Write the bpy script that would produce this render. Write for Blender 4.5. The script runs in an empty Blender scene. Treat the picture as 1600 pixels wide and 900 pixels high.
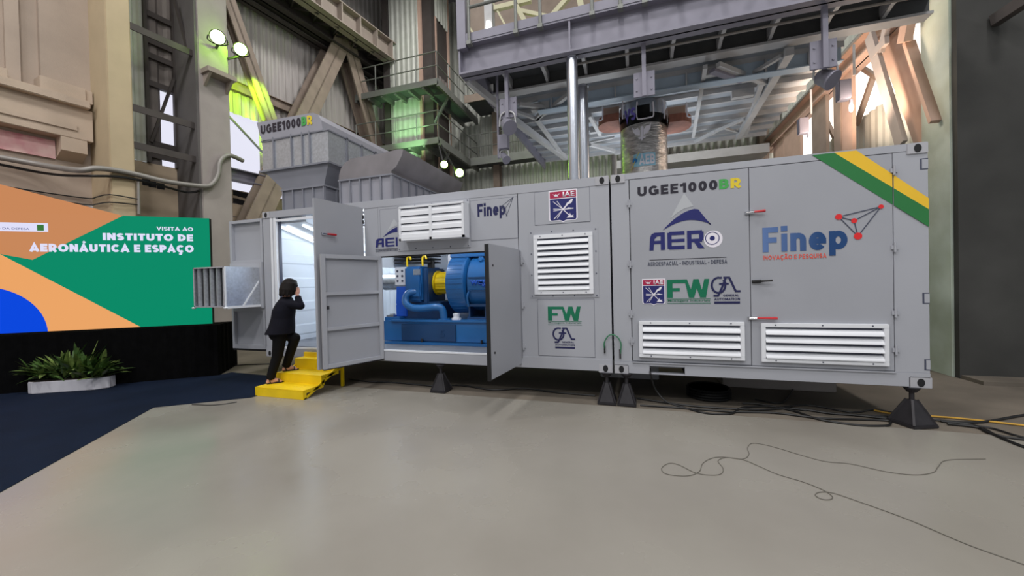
import bpy, bmesh, math, random
from mathutils import Vector, Matrix
random.seed(7)
scene = bpy.context.scene
COL = scene.collection
V = Vector
# ------------------------------------------------------------------ camera
FPX = 600.0
YAW, PIT, ROL = -.3157, -.0114, -.0231
CAM = V((.3178, -5.1897, 1.6066))
_f = V((math.sin(YAW)*math.cos(PIT), math.cos(YAW)*math.cos(PIT), math.sin(PIT)))
_r = V((math.cos(YAW), -math.sin(YAW), 0)); _u = _r.cross(_f)
_c, _s = math.cos(ROL), math.sin(ROL)
CR, CU = _c*_r+_s*_u, -_s*_r+_c*_u
cam_d = bpy.data.cameras.new('camera'); cam = bpy.data.objects.new('camera', cam_d); COL.objects.link(cam)
cam_d.sensor_width = 36; cam_d.lens = FPX/1600*36; cam_d.clip_end = 200
cam.matrix_world = Matrix(((CR.x, CU.x, -_f.x, CAM.x), (CR.y, CU.y, -_f.y, CAM.y), (CR.z, CU.z, -_f.z, CAM.z), (0, 0, 0, 1)))
scene.camera = cam
# ------------------------------------------------------------------ world, lights, exposure
W = bpy.data.worlds.new('world'); scene.world = W; W.use_nodes = True
bg = W.node_tree.nodes['Background']; bg.inputs[0].default_value = (.90, .95, 1, 1); bg.inputs[1].default_value = .40
scene.view_settings.view_transform = 'Standard'; scene.view_settings.look = 'None'
scene.view_settings.exposure = 0.0; scene.view_settings.gamma = 1.0
scene.view_settings.use_curve_mapping = False
def area(loc, size, power, col=(1, .98, .96), aim=(0, 0, -1), name='high_bay_light'):
    l = bpy.data.lights.new(name, 'AREA'); l.shape = 'DISK'; l.size = size; l.energy = power; l.color = col
    o = bpy.data.objects.new(name, l); COL.objects.link(o); o.location = loc
    o.rotation_euler = V(aim).to_track_quat('-Z', 'Y').to_euler(); return o
def point(loc, power, col, r=.08, name='lamp_light'):
    l = bpy.data.lights.new(name, 'POINT'); l.shadow_soft_size = r; l.energy = power; l.color = col
    o = bpy.data.objects.new(name, l); COL.objects.link(o); o.location = loc; return o
def spot(loc, aim, power, col, ang=70, r=.1, name='flood_light'):
    l = bpy.data.lights.new(name, 'SPOT'); l.shadow_soft_size = r; l.energy = power; l.color = col; l.spot_size = math.radians(ang); l.spot_blend = .5
    o = bpy.data.objects.new(name, l); COL.objects.link(o); o.location = loc
    o.rotation_euler = (V(aim)-V(loc)).to_track_quat('-Z', 'Y').to_euler(); return o
for _x in (-7, 0, 7):
    for _y in (-15, -9, -3.5):
        area((_x, _y, 13.5), 1.6, 370)
for _x, _y in ((-5, 5.2), (1.5, 9.2)):
    area((_x, _y, 13.5), 1.4, 380)
# ------------------------------------------------------------------ pixel rays (photo frame 1600 x 900) onto planes of the place
def ray(px, py): return CR*((px-800)/FPX)+CU*((450-py)/FPX)+_f
def onp(px, py, p0, n):
    d = ray(px, py); n = V(n); return CAM+d*((V(p0)-CAM).dot(n)/d.dot(n))
def PX(px, py, x): return onp(px, py, (x, 0, 0), (1, 0, 0))
def PY(px, py, y): return onp(px, py, (0, y, 0), (0, 1, 0))
def PZ(px, py, z): return onp(px, py, (0, 0, z), (0, 0, 1))
def PD(px, py, t): return CAM+ray(px, py)*t
# ------------------------------------------------------------------ materials
def lin(c):
    c /= 255.0
    return c/12.92 if c <= .04045 else ((c+.055)/1.055)**2.4
def rgb(r, g, b): return (lin(r), lin(g), lin(b), 1)
def mat(name, col, rough=.5, metal=0, var=.06, scale=3, bump=0, bscale=40, dark=None, spec=.5, stretch=None, coat=0):
    m = bpy.data.materials.new(name); m.use_nodes = True; nt = m.node_tree; N = nt.nodes; L = nt.links
    b = N['Principled BSDF']; c = rgb(*col)
    b.inputs['Roughness'].default_value = rough; b.inputs['Metallic'].default_value = metal
    b.inputs['Specular IOR Level'].default_value = spec; b.inputs['Coat Weight'].default_value = coat
    tc = N.new('ShaderNodeTexCoord'); vec = tc.outputs['Object']
    if stretch:
        mp = N.new('ShaderNodeMapping'); mp.inputs['Scale'].default_value = stretch; L.new(vec, mp.inputs[0]); vec = mp.outputs[0]
    nz = N.new('ShaderNodeTexNoise'); nz.inputs['Scale'].default_value = scale; nz.inputs['Detail'].default_value = 6; L.new(vec, nz.inputs['Vector'])
    rp = N.new('ShaderNodeValToRGB'); L.new(nz.outputs[0], rp.inputs[0])
    d = rgb(*dark) if dark else tuple(x*(1-var*2) for x in c[:3])+(1,)
    h = tuple(min(1, x*(1+var)) for x in c[:3])+(1,)
    rp.color_ramp.elements[0].position = .3; rp.color_ramp.elements[0].color = d
    rp.color_ramp.elements[1].position = .7; rp.color_ramp.elements[1].color = h
    L.new(rp.outputs[0], b.inputs['Base Color'])
    if bump:
        n2 = N.new('ShaderNodeTexNoise'); n2.inputs['Scale'].default_value = bscale; n2.inputs['Detail'].default_value = 3; L.new(vec, n2.inputs['Vector'])
        bp = N.new('ShaderNodeBump'); bp.inputs['Strength'].default_value = bump; bp.inputs['Distance'].default_value = .02
        L.new(n2.outputs[0], bp.inputs['Height']); L.new(bp.outputs[0], b.inputs['Normal'])
    return m
def emit(name, col, strength, base=None):
    m = bpy.data.materials.new(name); m.use_nodes = True; b = m.node_tree.nodes['Principled BSDF']
    b.inputs['Base Color'].default_value = rgb(*(base or (20, 20, 20))); b.inputs['Emission Color'].default_value = rgb(*col)
    b.inputs['Emission Strength'].default_value = strength; b.inputs['Roughness'].default_value = .9; b.inputs['Specular IOR Level'].default_value = .1; return m
M = dict(
 cont=mat('container_paint', (166, 168, 176), .42, var=.02, scale=1.2),
 cont2=mat('container_door_paint', (160, 162, 170), .42, var=.02, scale=1.5),
 white=mat('white_paint', (226, 228, 234), .45, var=.02),
 inner=mat('white_inner_lining', (225, 232, 240), .4, var=.02),
 innerfloor=mat('grey_floor_plate', (112, 116, 124), .5, var=.08, scale=6),
 dark=mat('dark_gap', (22, 22, 26), .8), black=mat('black_rubber', (18, 18, 20), .55, var=.1),
 casting=mat('casting_paint', (172, 172, 178), .5, var=.02),
 chrome=mat('chrome', (200, 200, 205), .25, 1), red=mat('red_grip', (190, 35, 45), .4),
 navy=mat('navy_vinyl', (32, 36, 104), .4, var=.02), navydark=mat('dark_navy_vinyl', (28, 30, 78), .4, var=.02),
 ink=mat('black_vinyl', (34, 30, 44), .4, var=.02), green=mat('green_vinyl', (0, 110, 78), .4, var=.02), lgreen=mat('light_green_vinyl', (70, 165, 80), .4, var=.02),
 yellowv=mat('yellow_vinyl', (226, 200, 50), .4, var=.02), stripeg=mat('stripe_green', (42, 118, 62), .35, var=.02), stripey=mat('stripe_yellow', (238, 192, 50), .35, var=.02),
 crimson=mat('crimson_vinyl', (170, 28, 72), .4, var=.02), whitev=mat('white_vinyl', (232, 228, 238), .4, var=.01), palev=mat('pale_vinyl', (180, 183, 188), .4, var=.01),
 coral=mat('coral_vinyl', (226, 84, 66), .4, var=.02), redv=mat('red_vinyl', (222, 40, 44), .4, var=.02), teal=mat('teal_blue_vinyl', (30, 84, 136), .4, var=.02),
 slate=mat('slate_blue_vinyl', (84, 104, 160), .4, var=.02), dgrey=mat('grey_vinyl', (70, 74, 92), .4, var=.02),
 duct=mat('grey_duct_paint', (128, 130, 140), .5, var=.05, scale=2), duct2=mat('hood_paint', (150, 150, 160), .45, var=.04, scale=2), duct3=mat('dull_hood_paint', (128, 124, 128), .5, var=.08, scale=3),
 galv=mat('galvanized_steel', (196, 200, 208), .38, .75, var=.08, scale=26),
 stair=mat('yellow_step_paint', (236, 200, 10), .45, var=.05, scale=4),
 iron=mat('dark_iron', (48, 46, 50), .55, .3, var=.12, scale=8),
 blue=mat('machine_blue', (34, 104, 168), .38, var=.05, coat=.3), blue2=mat('bright_blue', (24, 92, 205), .4, var=.04), blued=mat('deep_blue', (26, 66, 110), .4, var=.05, coat=.2),
 yellow=mat('guard_yellow', (240, 205, 20), .4, var=.03), silver=mat('silver_duct', (190, 196, 202), .3, .9, var=.1, scale=20),
 cable=mat('cable_black', (20, 20, 22), .5), wire=mat('thin_wire', (104, 100, 92), .6), greenw=mat('green_wire', (50, 120, 84), .5),
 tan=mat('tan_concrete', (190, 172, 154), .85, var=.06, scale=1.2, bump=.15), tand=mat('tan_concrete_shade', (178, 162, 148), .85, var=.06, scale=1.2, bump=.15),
 tan2=mat('yellowish_concrete', (192, 174, 144), .85, var=.05, scale=1.5, bump=.1),
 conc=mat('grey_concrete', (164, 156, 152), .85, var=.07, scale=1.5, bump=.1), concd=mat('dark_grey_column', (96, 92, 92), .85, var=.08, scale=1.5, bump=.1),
 concg=mat('greenish_concrete', (196, 206, 198), .85, var=.06, scale=1.6, bump=.1, dark=(174, 184, 168)),
 sheet=mat('corrugated_sheet', (186, 180, 177), .6, .1, var=.06, scale=1.4, stretch=(1, 1, .3)), sheetg=mat('corrugated_sheet_pale', (196, 198, 190), .6, .1, var=.05),
 sheetd=mat('old_sheet', (120, 112, 108), .7, var=.1, scale=2),
 brick=mat('block_wall', (182, 164, 142), .9, var=.07, scale=2, bump=.1),
 steel=mat('dark_steel', (74, 68, 66), .6, .2, var=.08), steelg=mat('gantry_grey', (128, 126, 140), .5, .1, var=.05), steelp=mat('pale_steel', (182, 182, 184), .5, .1, var=.06),
 steelb=mat('brown_steel', (150, 134, 122), .65, .1, var=.08), rail=mat('rail_grey', (120, 122, 118), .5, .3), girder=mat('girder_beige', (158, 146, 136), .7, var=.06),
 pinkst=mat('pinkish_column', (190, 160, 144), .7, var=.05),
 panelb=mat('bluish_beam_paint', (168, 184, 200), .45, var=.05), panel=mat('white_deck_panel', (158, 164, 172), .5, var=.05, scale=2), deckd=mat('dark_deck', (78, 80, 82), .7, var=.1),
 cream=mat('cream_truss', (206, 202, 170), .6, var=.04), 
 darkwall=mat('charcoal_panel', (62, 62, 60), .8, var=.12, scale=1.5, bump=.05), rust=mat('rusty_ring', (140, 88, 72), .7, var=.15, scale=6),
 tube=mat('shiny_tube', (206, 210, 220), .26, .9, var=.03), rocket=mat('foil_wrap', (196, 192, 190), .28, .85, var=.25, scale=5, bump=.5, bscale=14, stretch=(1, 1, 3)),
 rbody=mat('rocket_dark', (60, 60, 60), .25, .9, var=.3, scale=4),
 pipe=mat('grey_conduit', (150, 146, 142), .5, .3), skirt=mat('black_drape', (12, 12, 13), 1, var=.15, scale=8, spec=.05),
 planter=mat('white_planter', (206, 204, 212), .6, var=.03), soil=mat('soil', (48, 40, 32), .95), leaf=mat('leaf_green', (74, 104, 50), .5, var=.3, scale=9), leaf2=mat('leaf_light', (126, 148, 78), .5, var=.3, scale=9),
 skin=mat('skin', (204, 150, 128), .55, var=.04), hair=mat('dark_hair', (24, 18, 17), .75, spec=.25, var=.25, scale=30, stretch=(1, 1, .2)), coat=mat('navy_jacket', (17, 17, 28), .85, spec=.2, var=.1, scale=10), trouser=mat('black_trousers', (12, 12, 16), .85, spec=.2, var=.1), shoe=mat('sandal_black', (18, 16, 18), .5),
 brownf=mat('bare_floor', (112, 104, 94), .7, var=.14, scale=1.5, bump=.1), yline=mat('yellow_edge', (206, 160, 60), .6, var=.1),
 glow=emit('window_daylight', (236, 236, 252), .95), glow2=emit('warm_daylight', (255, 246, 236), 1.6), lampg=emit('lamp_face', (235, 255, 190), 9), lampw=emit('lamp_white', (255, 250, 240), 5), tubeon=emit('fluorescent', (235, 245, 255), 4),
 pinkt=mat('pink_tarp', (226, 196, 190), .7, scale=3.5, dark=(206, 138, 148)), roof=mat('roof_dark', (60, 56, 54), .8),
)
def floor_mat():
    m = mat('epoxy_floor', (149, 145, 137), .24, var=.035, scale=.55, spec=.42, dark=(134, 129, 121))
    nt = m.node_tree; N = nt.nodes; L = nt.links; b = N['Principled BSDF']
    tc = N.new('ShaderNodeTexCoord'); n = N.new('ShaderNodeTexNoise'); n.inputs['Scale'].default_value = 1.1; n.inputs['Detail'].default_value = 5
    L.new(tc.outputs['Object'], n.inputs['Vector']); mr = N.new('ShaderNodeMapRange'); mr.inputs[1].default_value = .3; mr.inputs[2].default_value = .7; mr.inputs[3].default_value = .16; mr.inputs[4].default_value = .34
    L.new(n.outputs[0], mr.inputs[0]); L.new(mr.outputs[0], b.inputs['Roughness'])
    n2 = N.new('ShaderNodeTexNoise'); n2.inputs['Scale'].default_value = 2.2; L.new(tc.outputs['Object'], n2.inputs['Vector'])
    bp = N.new('ShaderNodeBump'); bp.inputs['Strength'].default_value = .05; bp.inputs['Distance'].default_value = .02; L.new(n2.outputs[0], bp.inputs['Height']); L.new(bp.outputs[0], b.inputs['Normal'])
    return m
M['floor'] = floor_mat()
M['carpet'] = mat('navy_carpet', (13, 25, 45), .95, var=.1, scale=2, bump=.3, bscale=200, spec=.15)
# ------------------------------------------------------------------ mesh helpers
OFF = {}
def tag(o, label=None, cat=None, group=None, kind=None):
    if label: o['label'] = label
    if cat: o['category'] = cat
    if group: o['group'] = group
    if kind: o['kind'] = kind
    return o
def empty(name, loc, label=None, cat=None, group=None):
    o = bpy.data.objects.new(name, None); COL.objects.link(o); o.location = loc; o.empty_display_size = .1
    OFF[o.name] = V(loc); return tag(o, label, cat, group)
def finish(name, me, m, parent=None, smooth=False):
    """link a mesh given in world coordinates"""
    o = bpy.data.objects.new(name, me); COL.objects.link(o)
    if m: 
        me.materials.clear(); me.materials.append(m)
    if parent:
        off = OFF[parent.name]; me.transform(Matrix.Translation(-off)); o.parent = parent; OFF[o.name] = off
    else:
        vs = me.vertices
        if len(vs):
            lo = [min(v.co[i] for v in vs) for i in range(3)]; hi = [max(v.co[i] for v in vs) for i in range(3)]
            c = V(((lo[0]+hi[0])/2, (lo[1]+hi[1])/2, lo[2]))
        else: c = V((0, 0, 0))
        me.transform(Matrix.Translation(-c)); o.location = c; OFF[o.name] = c
    if smooth:
        for p in me.polygons: p.use_smooth = True
        if smooth != 'all':
            try: me.set_sharp_from_angle(angle=math.radians(40))
            except Exception: pass
    return o
class MB:
    def __init__(s): s.b = bmesh.new()
    def poly(s, pts):
        try: return s.b.faces.new([s.b.verts.new(V(p)) for p in pts])
        except ValueError: return None
    def hexa(s, p):   # 8 points: bottom 4 (ccw), top 4
        v = [s.b.verts.new(V(q)) for q in p]
        for f in ((3, 2, 1, 0), (4, 5, 6, 7), (0, 1, 5, 4), (1, 2, 6, 5), (2, 3, 7, 6), (3, 0, 4, 7)): s.b.faces.new([v[i] for i in f])
        return s
    def box(s, x0, x1, y0, y1, z0, z1):
        return s.hexa([(x0, y0, z0), (x1, y0, z0), (x1, y1, z0), (x0, y1, z0), (x0, y0, z1), (x1, y0, z1), (x1, y1, z1), (x0, y1, z1)])
    def obox(s, o, a, b, c):  # origin corner and three edge vectors
        o, a, b, c = V(o), V(a), V(b), V(c)
        return s.hexa([o, o+a, o+a+b, o+b, o+c, o+a+c, o+a+b+c, o+b+c])
    def bar(s, p, q, w, h=None, up=(0, 0, 1)):
        p, q = V(p), V(q); h = h or w; d = (q-p).normalized(); u = V(up)
        if abs(d.dot(u)) > .98: u = V((0, 1, 0))
        r = d.cross(u).normalized(); u = r.cross(d)
        return s.hexa([p-r*w/2-u*h/2, p+r*w/2-u*h/2, q+r*w/2-u*h/2, q-r*w/2-u*h/2, p-r*w/2+u*h/2, p+r*w/2+u*h/2, q+r*w/2+u*h/2, q-r*w/2+u*h/2])
    def ibeam(s, p, q, w, h, t=.03, up=(0, 0, 1)):
        p, q = V(p), V(q); d = (q-p).normalized(); u = V(up)
        if abs(d.dot(u)) > .98: u = V((0, 1, 0))
        r = d.cross(u).normalized(); u = r.cross(d)
        s.bar(p, q, t, h, u); s.bar(p+u*(h/2-t/2), q+u*(h/2-t/2), w, t, u); s.bar(p-u*(h/2-t/2), q-u*(h/2-t/2), w, t, u); return s
    def prism(s, pts, ext):
        e = V(ext); a = [s.b.verts.new(V(p)) for p in pts]; b = [s.b.verts.new(V(p)+e) for p in pts]; n = len(a)
        s.b.faces.new(a[::-1]); s.b.faces.new(b)
        for i in range(n): s.b.faces.new((a[i], a[(i+1) % n], b[(i+1) % n], b[i]))
        return s
    def cyl(s, p, q, r, r2=None, n=24, caps=True):
        p, q = V(p), V(q); r2 = r if r2 is None else r2; d = (q-p).normalized(); u = V((0, 0, 1)) if abs(d.z) < .95 else V((1, 0, 0))
        a = d.cross(u).normalized(); b = a.cross(d)
        R1 = [s.b.verts.new(p+(a*math.cos(t)+b*math.sin(t))*r) for t in [2*math.pi*i/n for i in range(n)]]
        R2 = [s.b.verts.new(q+(a*math.cos(t)+b*math.sin(t))*r2) for t in [2*math.pi*i/n for i in range(n)]]
        for i in range(n): s.b.faces.new((R1[i], R1[(i+1) % n], R2[(i+1) % n], R2[i]))
        if caps: s.b.faces.new(R1[::-1]); s.b.faces.new(R2)
        return s
    def lathe(s, o, ax, prof, n=32):   # prof: (distance along the axis, radius)
        o, d = V(o), V(ax).normalized(); u = V((0, 0, 1)) if abs(d.z) < .95 else V((1, 0, 0)); a = d.cross(u).normalized(); b = a.cross(d); prev = None
        for t, r in prof:
            R = [s.b.verts.new(o+d*t+(a*math.cos(2*math.pi*i/n)+b*math.sin(2*math.pi*i/n))*r) for i in range(n)]
            if prev:
                for i in range(n): s.b.faces.new((prev[i], prev[(i+1) % n], R[(i+1) % n], R[i]))
            else: s.b.faces.new(R[::-1])
            prev = R
        s.b.faces.new(prev); return s
    def tube(s, pts, r, n=8, sub=6, closed=False):
        P = [V(p) for p in pts]
        if sub > 1 and len(P) > 2:
            Q = []
            for i in range(len(P)-1):
                p0, p1, p2, p3 = P[max(i-1, 0)], P[i], P[i+1], P[min(i+2, len(P)-1)]
                for k in range(sub):
                    t = k/sub; Q.append(.5*((2*p1)+(-p0+p2)*t+(2*p0-5*p1+4*p2-p3)*t*t+(-p0+3*p1-3*p2+p3)*t*t*t))
            Q.append(P[-1]); P = Q
        prev = None; a = None; m = len(P)
        for i, p in enumerate(P):
            d = (P[min(i+1, m-1)]-P[max(i-1, 0)])
            if d.length < 1e-9: continue
            d.normalize()
            if a is None:
                u = V((0, 0, 1)) if abs(d.z) < .9 else V((1, 0, 0)); a = d.cross(u).normalized()
            else: a = (a-d*a.dot(d)).normalized()
            b = d.cross(a); rr = r[min(int(i/(m-1)*(len(r)-1)+.5), len(r)-1)] if isinstance(r, (list, tuple)) else r
            R = [s.b.verts.new(p+(a*math.cos(2*math.pi*j/n)+b*math.sin(2*math.pi*j/n))*rr) for j in range(n)]
            if prev:
                for j in range(n): s.b.faces.new((prev[j], prev[(j+1) % n], R[(j+1) % n], R[j]))
            else: s.b.faces.new(R[::-1])
            prev = R
        s.b.faces.new(prev); return s
    def ball(s, c, r, seg=16, sc=(1, 1, 1), rot=None):
        mtx = Matrix.Translation(V(c)) @ (rot.to_4x4() if rot else Matrix.Identity(4)) @ Matrix.Diagonal((r*sc[0], r*sc[1], r*sc[2], 1))
        bmesh.ops.create_uvsphere(s.b, u_segments=seg, v_segments=max(6, seg//2), radius=1, matrix=mtx); return s
    def cone(s, p, q, r1, r2, n=14):  # tapered capsule
        s.cyl(p, q, r1, r2, n); s.ball(p, r1, n); s.ball(q, r2, n); return s
    def corr(s, p, q, z0, z1, pitch=.18, dep=.035, nrm=None):
        """corrugated sheet standing between p and q; z0, z1 may be pairs (at p, at q)"""
        p, q = V((p[0], p[1], 0)), V((q[0], q[1], 0)); L_ = (q-p).length; d = (q-p)/L_
        n = V(nrm).normalized() if nrm else V((d.y, -d.x, 0)); k = max(1, int(L_/pitch)); pts = []
        for i in range(k):
            t = i*L_/k; w = L_/k
            pts += [(t, 0), (t+w*.3, 0), (t+w*.5, dep), (t+w*.8, dep)]
        pts.append((L_, 0))
        zz0 = z0 if isinstance(z0, (tuple, list)) else (z0, z0); zz1 = z1 if isinstance(z1, (tuple, list)) else (z1, z1)
        lo, hi = [], []
        for t, e in pts:
            f = t/L_; b = p+d*t+n*e
            lo.append(s.b.verts.new((b.x, b.y, zz0[0]+(zz0[1]-zz0[0])*f))); hi.append(s.b.verts.new((b.x, b.y, zz1[0]+(zz1[1]-zz1[0])*f)))
        for i in range(len(lo)-1): s.b.faces.new((lo[i], lo[i+1], hi[i+1], hi[i]))
        return s
    def build(s, name, m, parent=None, smooth=False, bevel=0, seg=2, recalc=True):
        if recalc: bmesh.ops.recalc_face_normals(s.b, faces=s.b.faces[:])
        if bevel: bmesh.ops.bevel(s.b, geom=[e for e in s.b.edges if len(e.link_faces) == 2 and e.calc_face_angle(0) > .5], offset=bevel, segments=seg, affect='EDGES', clamp_overlap=True)
        me = bpy.data.meshes.new(name); s.b.to_mesh(me); s.b.free(); return finish(name, me, m, parent, smooth)
    def remesh(s, name, m, parent=None, voxel=.008, smooth=6):
        me = bpy.data.meshes.new(name); s.b.to_mesh(me); s.b.free(); t = bpy.data.objects.new('tmp', me); COL.objects.link(t)
        md = t.modifiers.new('r', 'REMESH'); md.mode = 'VOXEL'; md.voxel_size = voxel
        if smooth: sm = t.modifiers.new('s', 'SMOOTH'); sm.iterations = smooth; sm.factor = .5
        me2 = bpy.data.meshes.new_from_object(t.evaluated_get(bpy.context.evaluated_depsgraph_get())); me2.name = name
        bpy.data.objects.remove(t); bpy.data.meshes.remove(me); return finish(name, me2, m, parent, 'all')
def struct(o): o['kind'] = 'structure'; return o
# ------------------------------------------------------------------ lettering and flat marks on planes
class Plane:
    def __init__(s, o, u, v): s.o, s.u, s.v = V(o), V(u).normalized(), V(v).normalized(); s.n = s.u.cross(s.v).normalized()
    def at(s, a, b, h=0): return s.o+s.u*a+s.v*b+s.n*h
    def px(s, px, py):
        p = onp(px, py, s.o, s.n)-s.o; return (p.dot(s.u), p.dot(s.v))
FRONT = Plane((0, 0, 0), (1, 0, 0), (0, 0, 1))   # normal points at the viewer (-y)
def letters(txt, pl, box, m, parent, name='lettering', bold=0, h=.002, ext=.0015, shear=0, keep=None, space=1):
    cu = bpy.data.curves.new('t', 'FONT'); cu.body = txt; cu.size = 1; cu.offset = bold; cu.extrude = 0; cu.shear = shear; cu.space_character = space; cu.resolution_u = 4
    t = bpy.data.objects.new('t', cu); COL.objects.link(t)
    me = bpy.data.meshes.new_from_object(t.evaluated_get(bpy.context.evaluated_depsgraph_get())); bpy.data.objects.remove(t); bpy.data.curves.remove(cu); me.name = name
    xs = [v.co.x for v in me.vertices]; ys = [v.co.y for v in me.vertices]; x0, x1, y0, y1 = min(xs), max(xs), min(ys), max(ys)
    u0, u1, v0, v1 = box
    for v in me.vertices:
        a = u0+(v.co.x-x0)/(x1-x0)*(u1-u0); b = v0+(v.co.y-y0)/(y1-y0)*(v1-v0); v.co = pl.at(a, b, h)
    bm = bmesh.new(); bm.from_mesh(me); r = bmesh.ops.extrude_face_region(bm, geom=bm.faces[:])
    bmesh.ops.translate(bm, verts=[g for g in r['geom'] if isinstance(g, bmesh.types.BMVert)], vec=pl.n*ext); bmesh.ops.recalc_face_normals(bm, faces=bm.faces[:]); bm.to_mesh(me); bm.free()
    return finish(name, me, m, parent)
class Mark:
    def __init__(s, pl, h=.0015, t=.0012): s.pl, s.h, s.t, s.mb, s.k = pl, h, t, MB(), 0
    def poly(s, pts): s.k = (s.k+1) % 14; s.mb.prism([s.pl.at(a, b, s.h) for a, b in pts], s.pl.n*(s.t+s.k*.00008)); return s
    def rect(s, a0, a1, b0, b1): return s.poly([(a0, b0), (a1, b0), (a1, b1), (a0, b1)])
    def disc(s, a, b, r, n=28, ri=0, a0=0, a1=360):
        if ri:
            k = n
            for i in range(k):
                t0 = math.radians(a0+(a1-a0)*i/k); t1 = math.radians(a0+(a1-a0)*(i+1)/k)
                s.poly([(a+ri*math.cos(t0), b+ri*math.sin(t0)), (a+r*math.cos(t0), b+r*math.sin(t0)), (a+r*math.cos(t1), b+r*math.sin(t1)), (a+ri*math.cos(t1), b+ri*math.sin(t1))])
            return s
        return s.poly([(a+r*math.cos(2*math.pi*i/n), b+r*math.sin(2*math.pi*i/n)) for i in range(n)])
    def line(s, pts, w):
        for (a, b), (c, d) in zip(pts, pts[1:]):
            L_ = math.hypot(c-a, d-b) or 1; x, y = -(d-b)/L_*w/2, (c-a)/L_*w/2; ex, ey = (c-a)/L_*w*.3, (d-b)/L_*w*.3
            s.poly([(a-ex-x, b-ey-y), (c+ex-x, d+ey-y), (c+ex+x, d+ey+y), (a-ex+x, b-ey+y)])
        return s
    def build(s, name, m, parent): return s.mb.build(name, m, parent)
# block lettering drawn as thick strokes
def _arc(cx, cy, rx, ry, a0, a1, n=12): return [(cx+rx*math.cos(math.radians(a0+(a1-a0)*k/n)), cy+ry*math.sin(math.radians(a0+(a1-a0)*k/n))) for k in range(n+1)]
def glyph(c, t):
    i = t/2; w = .70
    if c == ' ': return .34, []
    if c == '-': return .4, [[(0, .42), (.4, .42)]]
    if c == 'I': return t, [[(i, 0), (i, 1)]]
    if c == '1': return .46, [[(.46-i, 0), (.46-i, 1)], [(.0, .74), (.2, .80), (.46-i, 1-i*.4)]]
    if c in '0O':
        w = .62 if c == '0' else .88
        return w, [_arc(w/2, .5, w/2-i, .5-i, 90, 450, 28)]
    if c == 'Q': return .88, [_arc(.44, .5, .44-i, .5-i, 90, 450, 28), [(.5, .25), (.84, -.05)]]
    if c in 'CÇ':
        w = .78; s = [_arc(w/2+.03, .5, w/2-i+.02, .5-i, 42, 318, 20)]
        if c == 'Ç': s.append([(w/2, .02), (w/2+.08, -.08), (w/2+.02, -.2), (w/2-.14, -.2)])
        return w, s
    if c == 'G': w = .82; return w, [_arc(w/2, .5, w/2-i, .5-i, 45, 345, 22)+[(w-i, .12)], [(w*.52, .46), (w-i*.02, .46)], [(w-i, .52), (w-i, .1)]]
    if c == 'U': w = .74; r = w/2-i; return w, [[(i, 1)]+_arc(w/2, r+i, r, r, 180, 360, 14)+[(w-i, 1)]]
    if c in 'EÉ': w = .60; s = [[(i, 0), (i, 1)], [(0, 1-i), (w, 1-i)], [(0, .5), (w*.94, .5)], [(0, i), (w, i)]]; return w, s+([[(w*.35, 1.08), (w*.75, 1.25)]] if c == 'É' else [])
    if c == 'F': w = .58; return w, [[(i, 0), (i, 1)], [(0, 1-i), (w, 1-i)], [(0, .48), (w*.9, .48)]]
    if c == 'L': w = .56; return w, [[(i, 0), (i, 1)], [(0, i), (w, i)]]
    if c == 'T': w = .66; return w, [[(w/2, 0), (w/2, 1)], [(0, 1-i), (w, 1-i)]]
    if c == 'N': w = .74; return w, [[(i, 0), (i, 1)], [(w-i, 0), (w-i, 1)], [(i*.9, 1-i*.3), (w-i*.9, i*.3)]]
    if c == 'M': w = .88; return w, [[(i, 0), (i, 1)], [(w-i, 0), (w-i, 1)], [(i, 1-i*.3), (w/2, .25), (w-i, 1-i*.3)]]
    if c == 'V': w = .78; return w, [[(i*.8, 1), (w/2, i*.5), (w-i*.8, 1)]]
    if c in 'AÁÃ':
        w = .80; s = [[(i*.7, 0), (w/2, 1-i*.6), (w-i*.7, 0)], [(w*.22, .27), (w*.78, .27)]]
        if c == 'Á': s.append([(w*.46, 1.16), (w*.66, 1.34)])
        if c == 'Ã': s.append([(w*.2, 1.1), (w*.4, 1.2), (w*.6, 1.1), (w*.8, 1.2)])
        return w, s
    if c == 'D': w = .76; r = .5-i; return w, [[(i, 0), (i, 1)], [(0, 1-i), (w-r-i, 1-i)]+_arc(w-r-i, .5, r, r, 90, -90, 14)+[(0, i)]]
    if c == 'P': w = .66; r = .28-i*.4; return w, [[(i, 0), (i, 1)], [(0, 1-i), (w-r-i, 1-i)]+_arc(w-r-i, 1-i-r, r, r, 90, -90, 10)+[(0, 1-i-2*r)]]
    if c == 'R': w = .70; r = .28-i*.4; return w, [[(i, 0), (i, 1)], [(0, 1-i), (w-r-i-.02, 1-i)]+_arc(w-r-i-.02, 1-i-r, r, r, 90, -90, 10)+[(0, 1-i-2*r)], [(w*.42, 1-i-2*r), (w-i*.6, 0)]]
    if c == 'B': w = .68; r = (.5-i)/2; return w, [[(i, 0), (i, 1)], [(0, 1-i), (w-r-i-.03, 1-i)]+_arc(w-r-i-.03, 1-i-r, r, r, 90, -90, 10)+[(0, 1-i-2*r)], [(0, .5), (w-r-i, .5)]+_arc(w-r-i, i+r, r, r, 90, -90, 10)+[(0, i)]]
    if c == 'S': w = .64; r = (1-2*i)/4; rx = w/2-i; return w, [_arc(w/2, 1-i-r, rx, r, 25, 270, 14)[:-1]+_arc(w/2, i+r, rx, r, 90, -155, 14)]
    # lower case, x-height .72
    if c == 'i': return t*1.1, [[(t*.55, 0), (t*.55, .72)], [(0, .92), (t*1.1, .92)]]
    if c == 'n': w = .56; r = w/2-i; return w, [[(i, 0), (i, .72)], [(i, .40)]+_arc(w/2, .72-i-r, r, r, 180, 0, 12)+[(w-i, 0)]]
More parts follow.
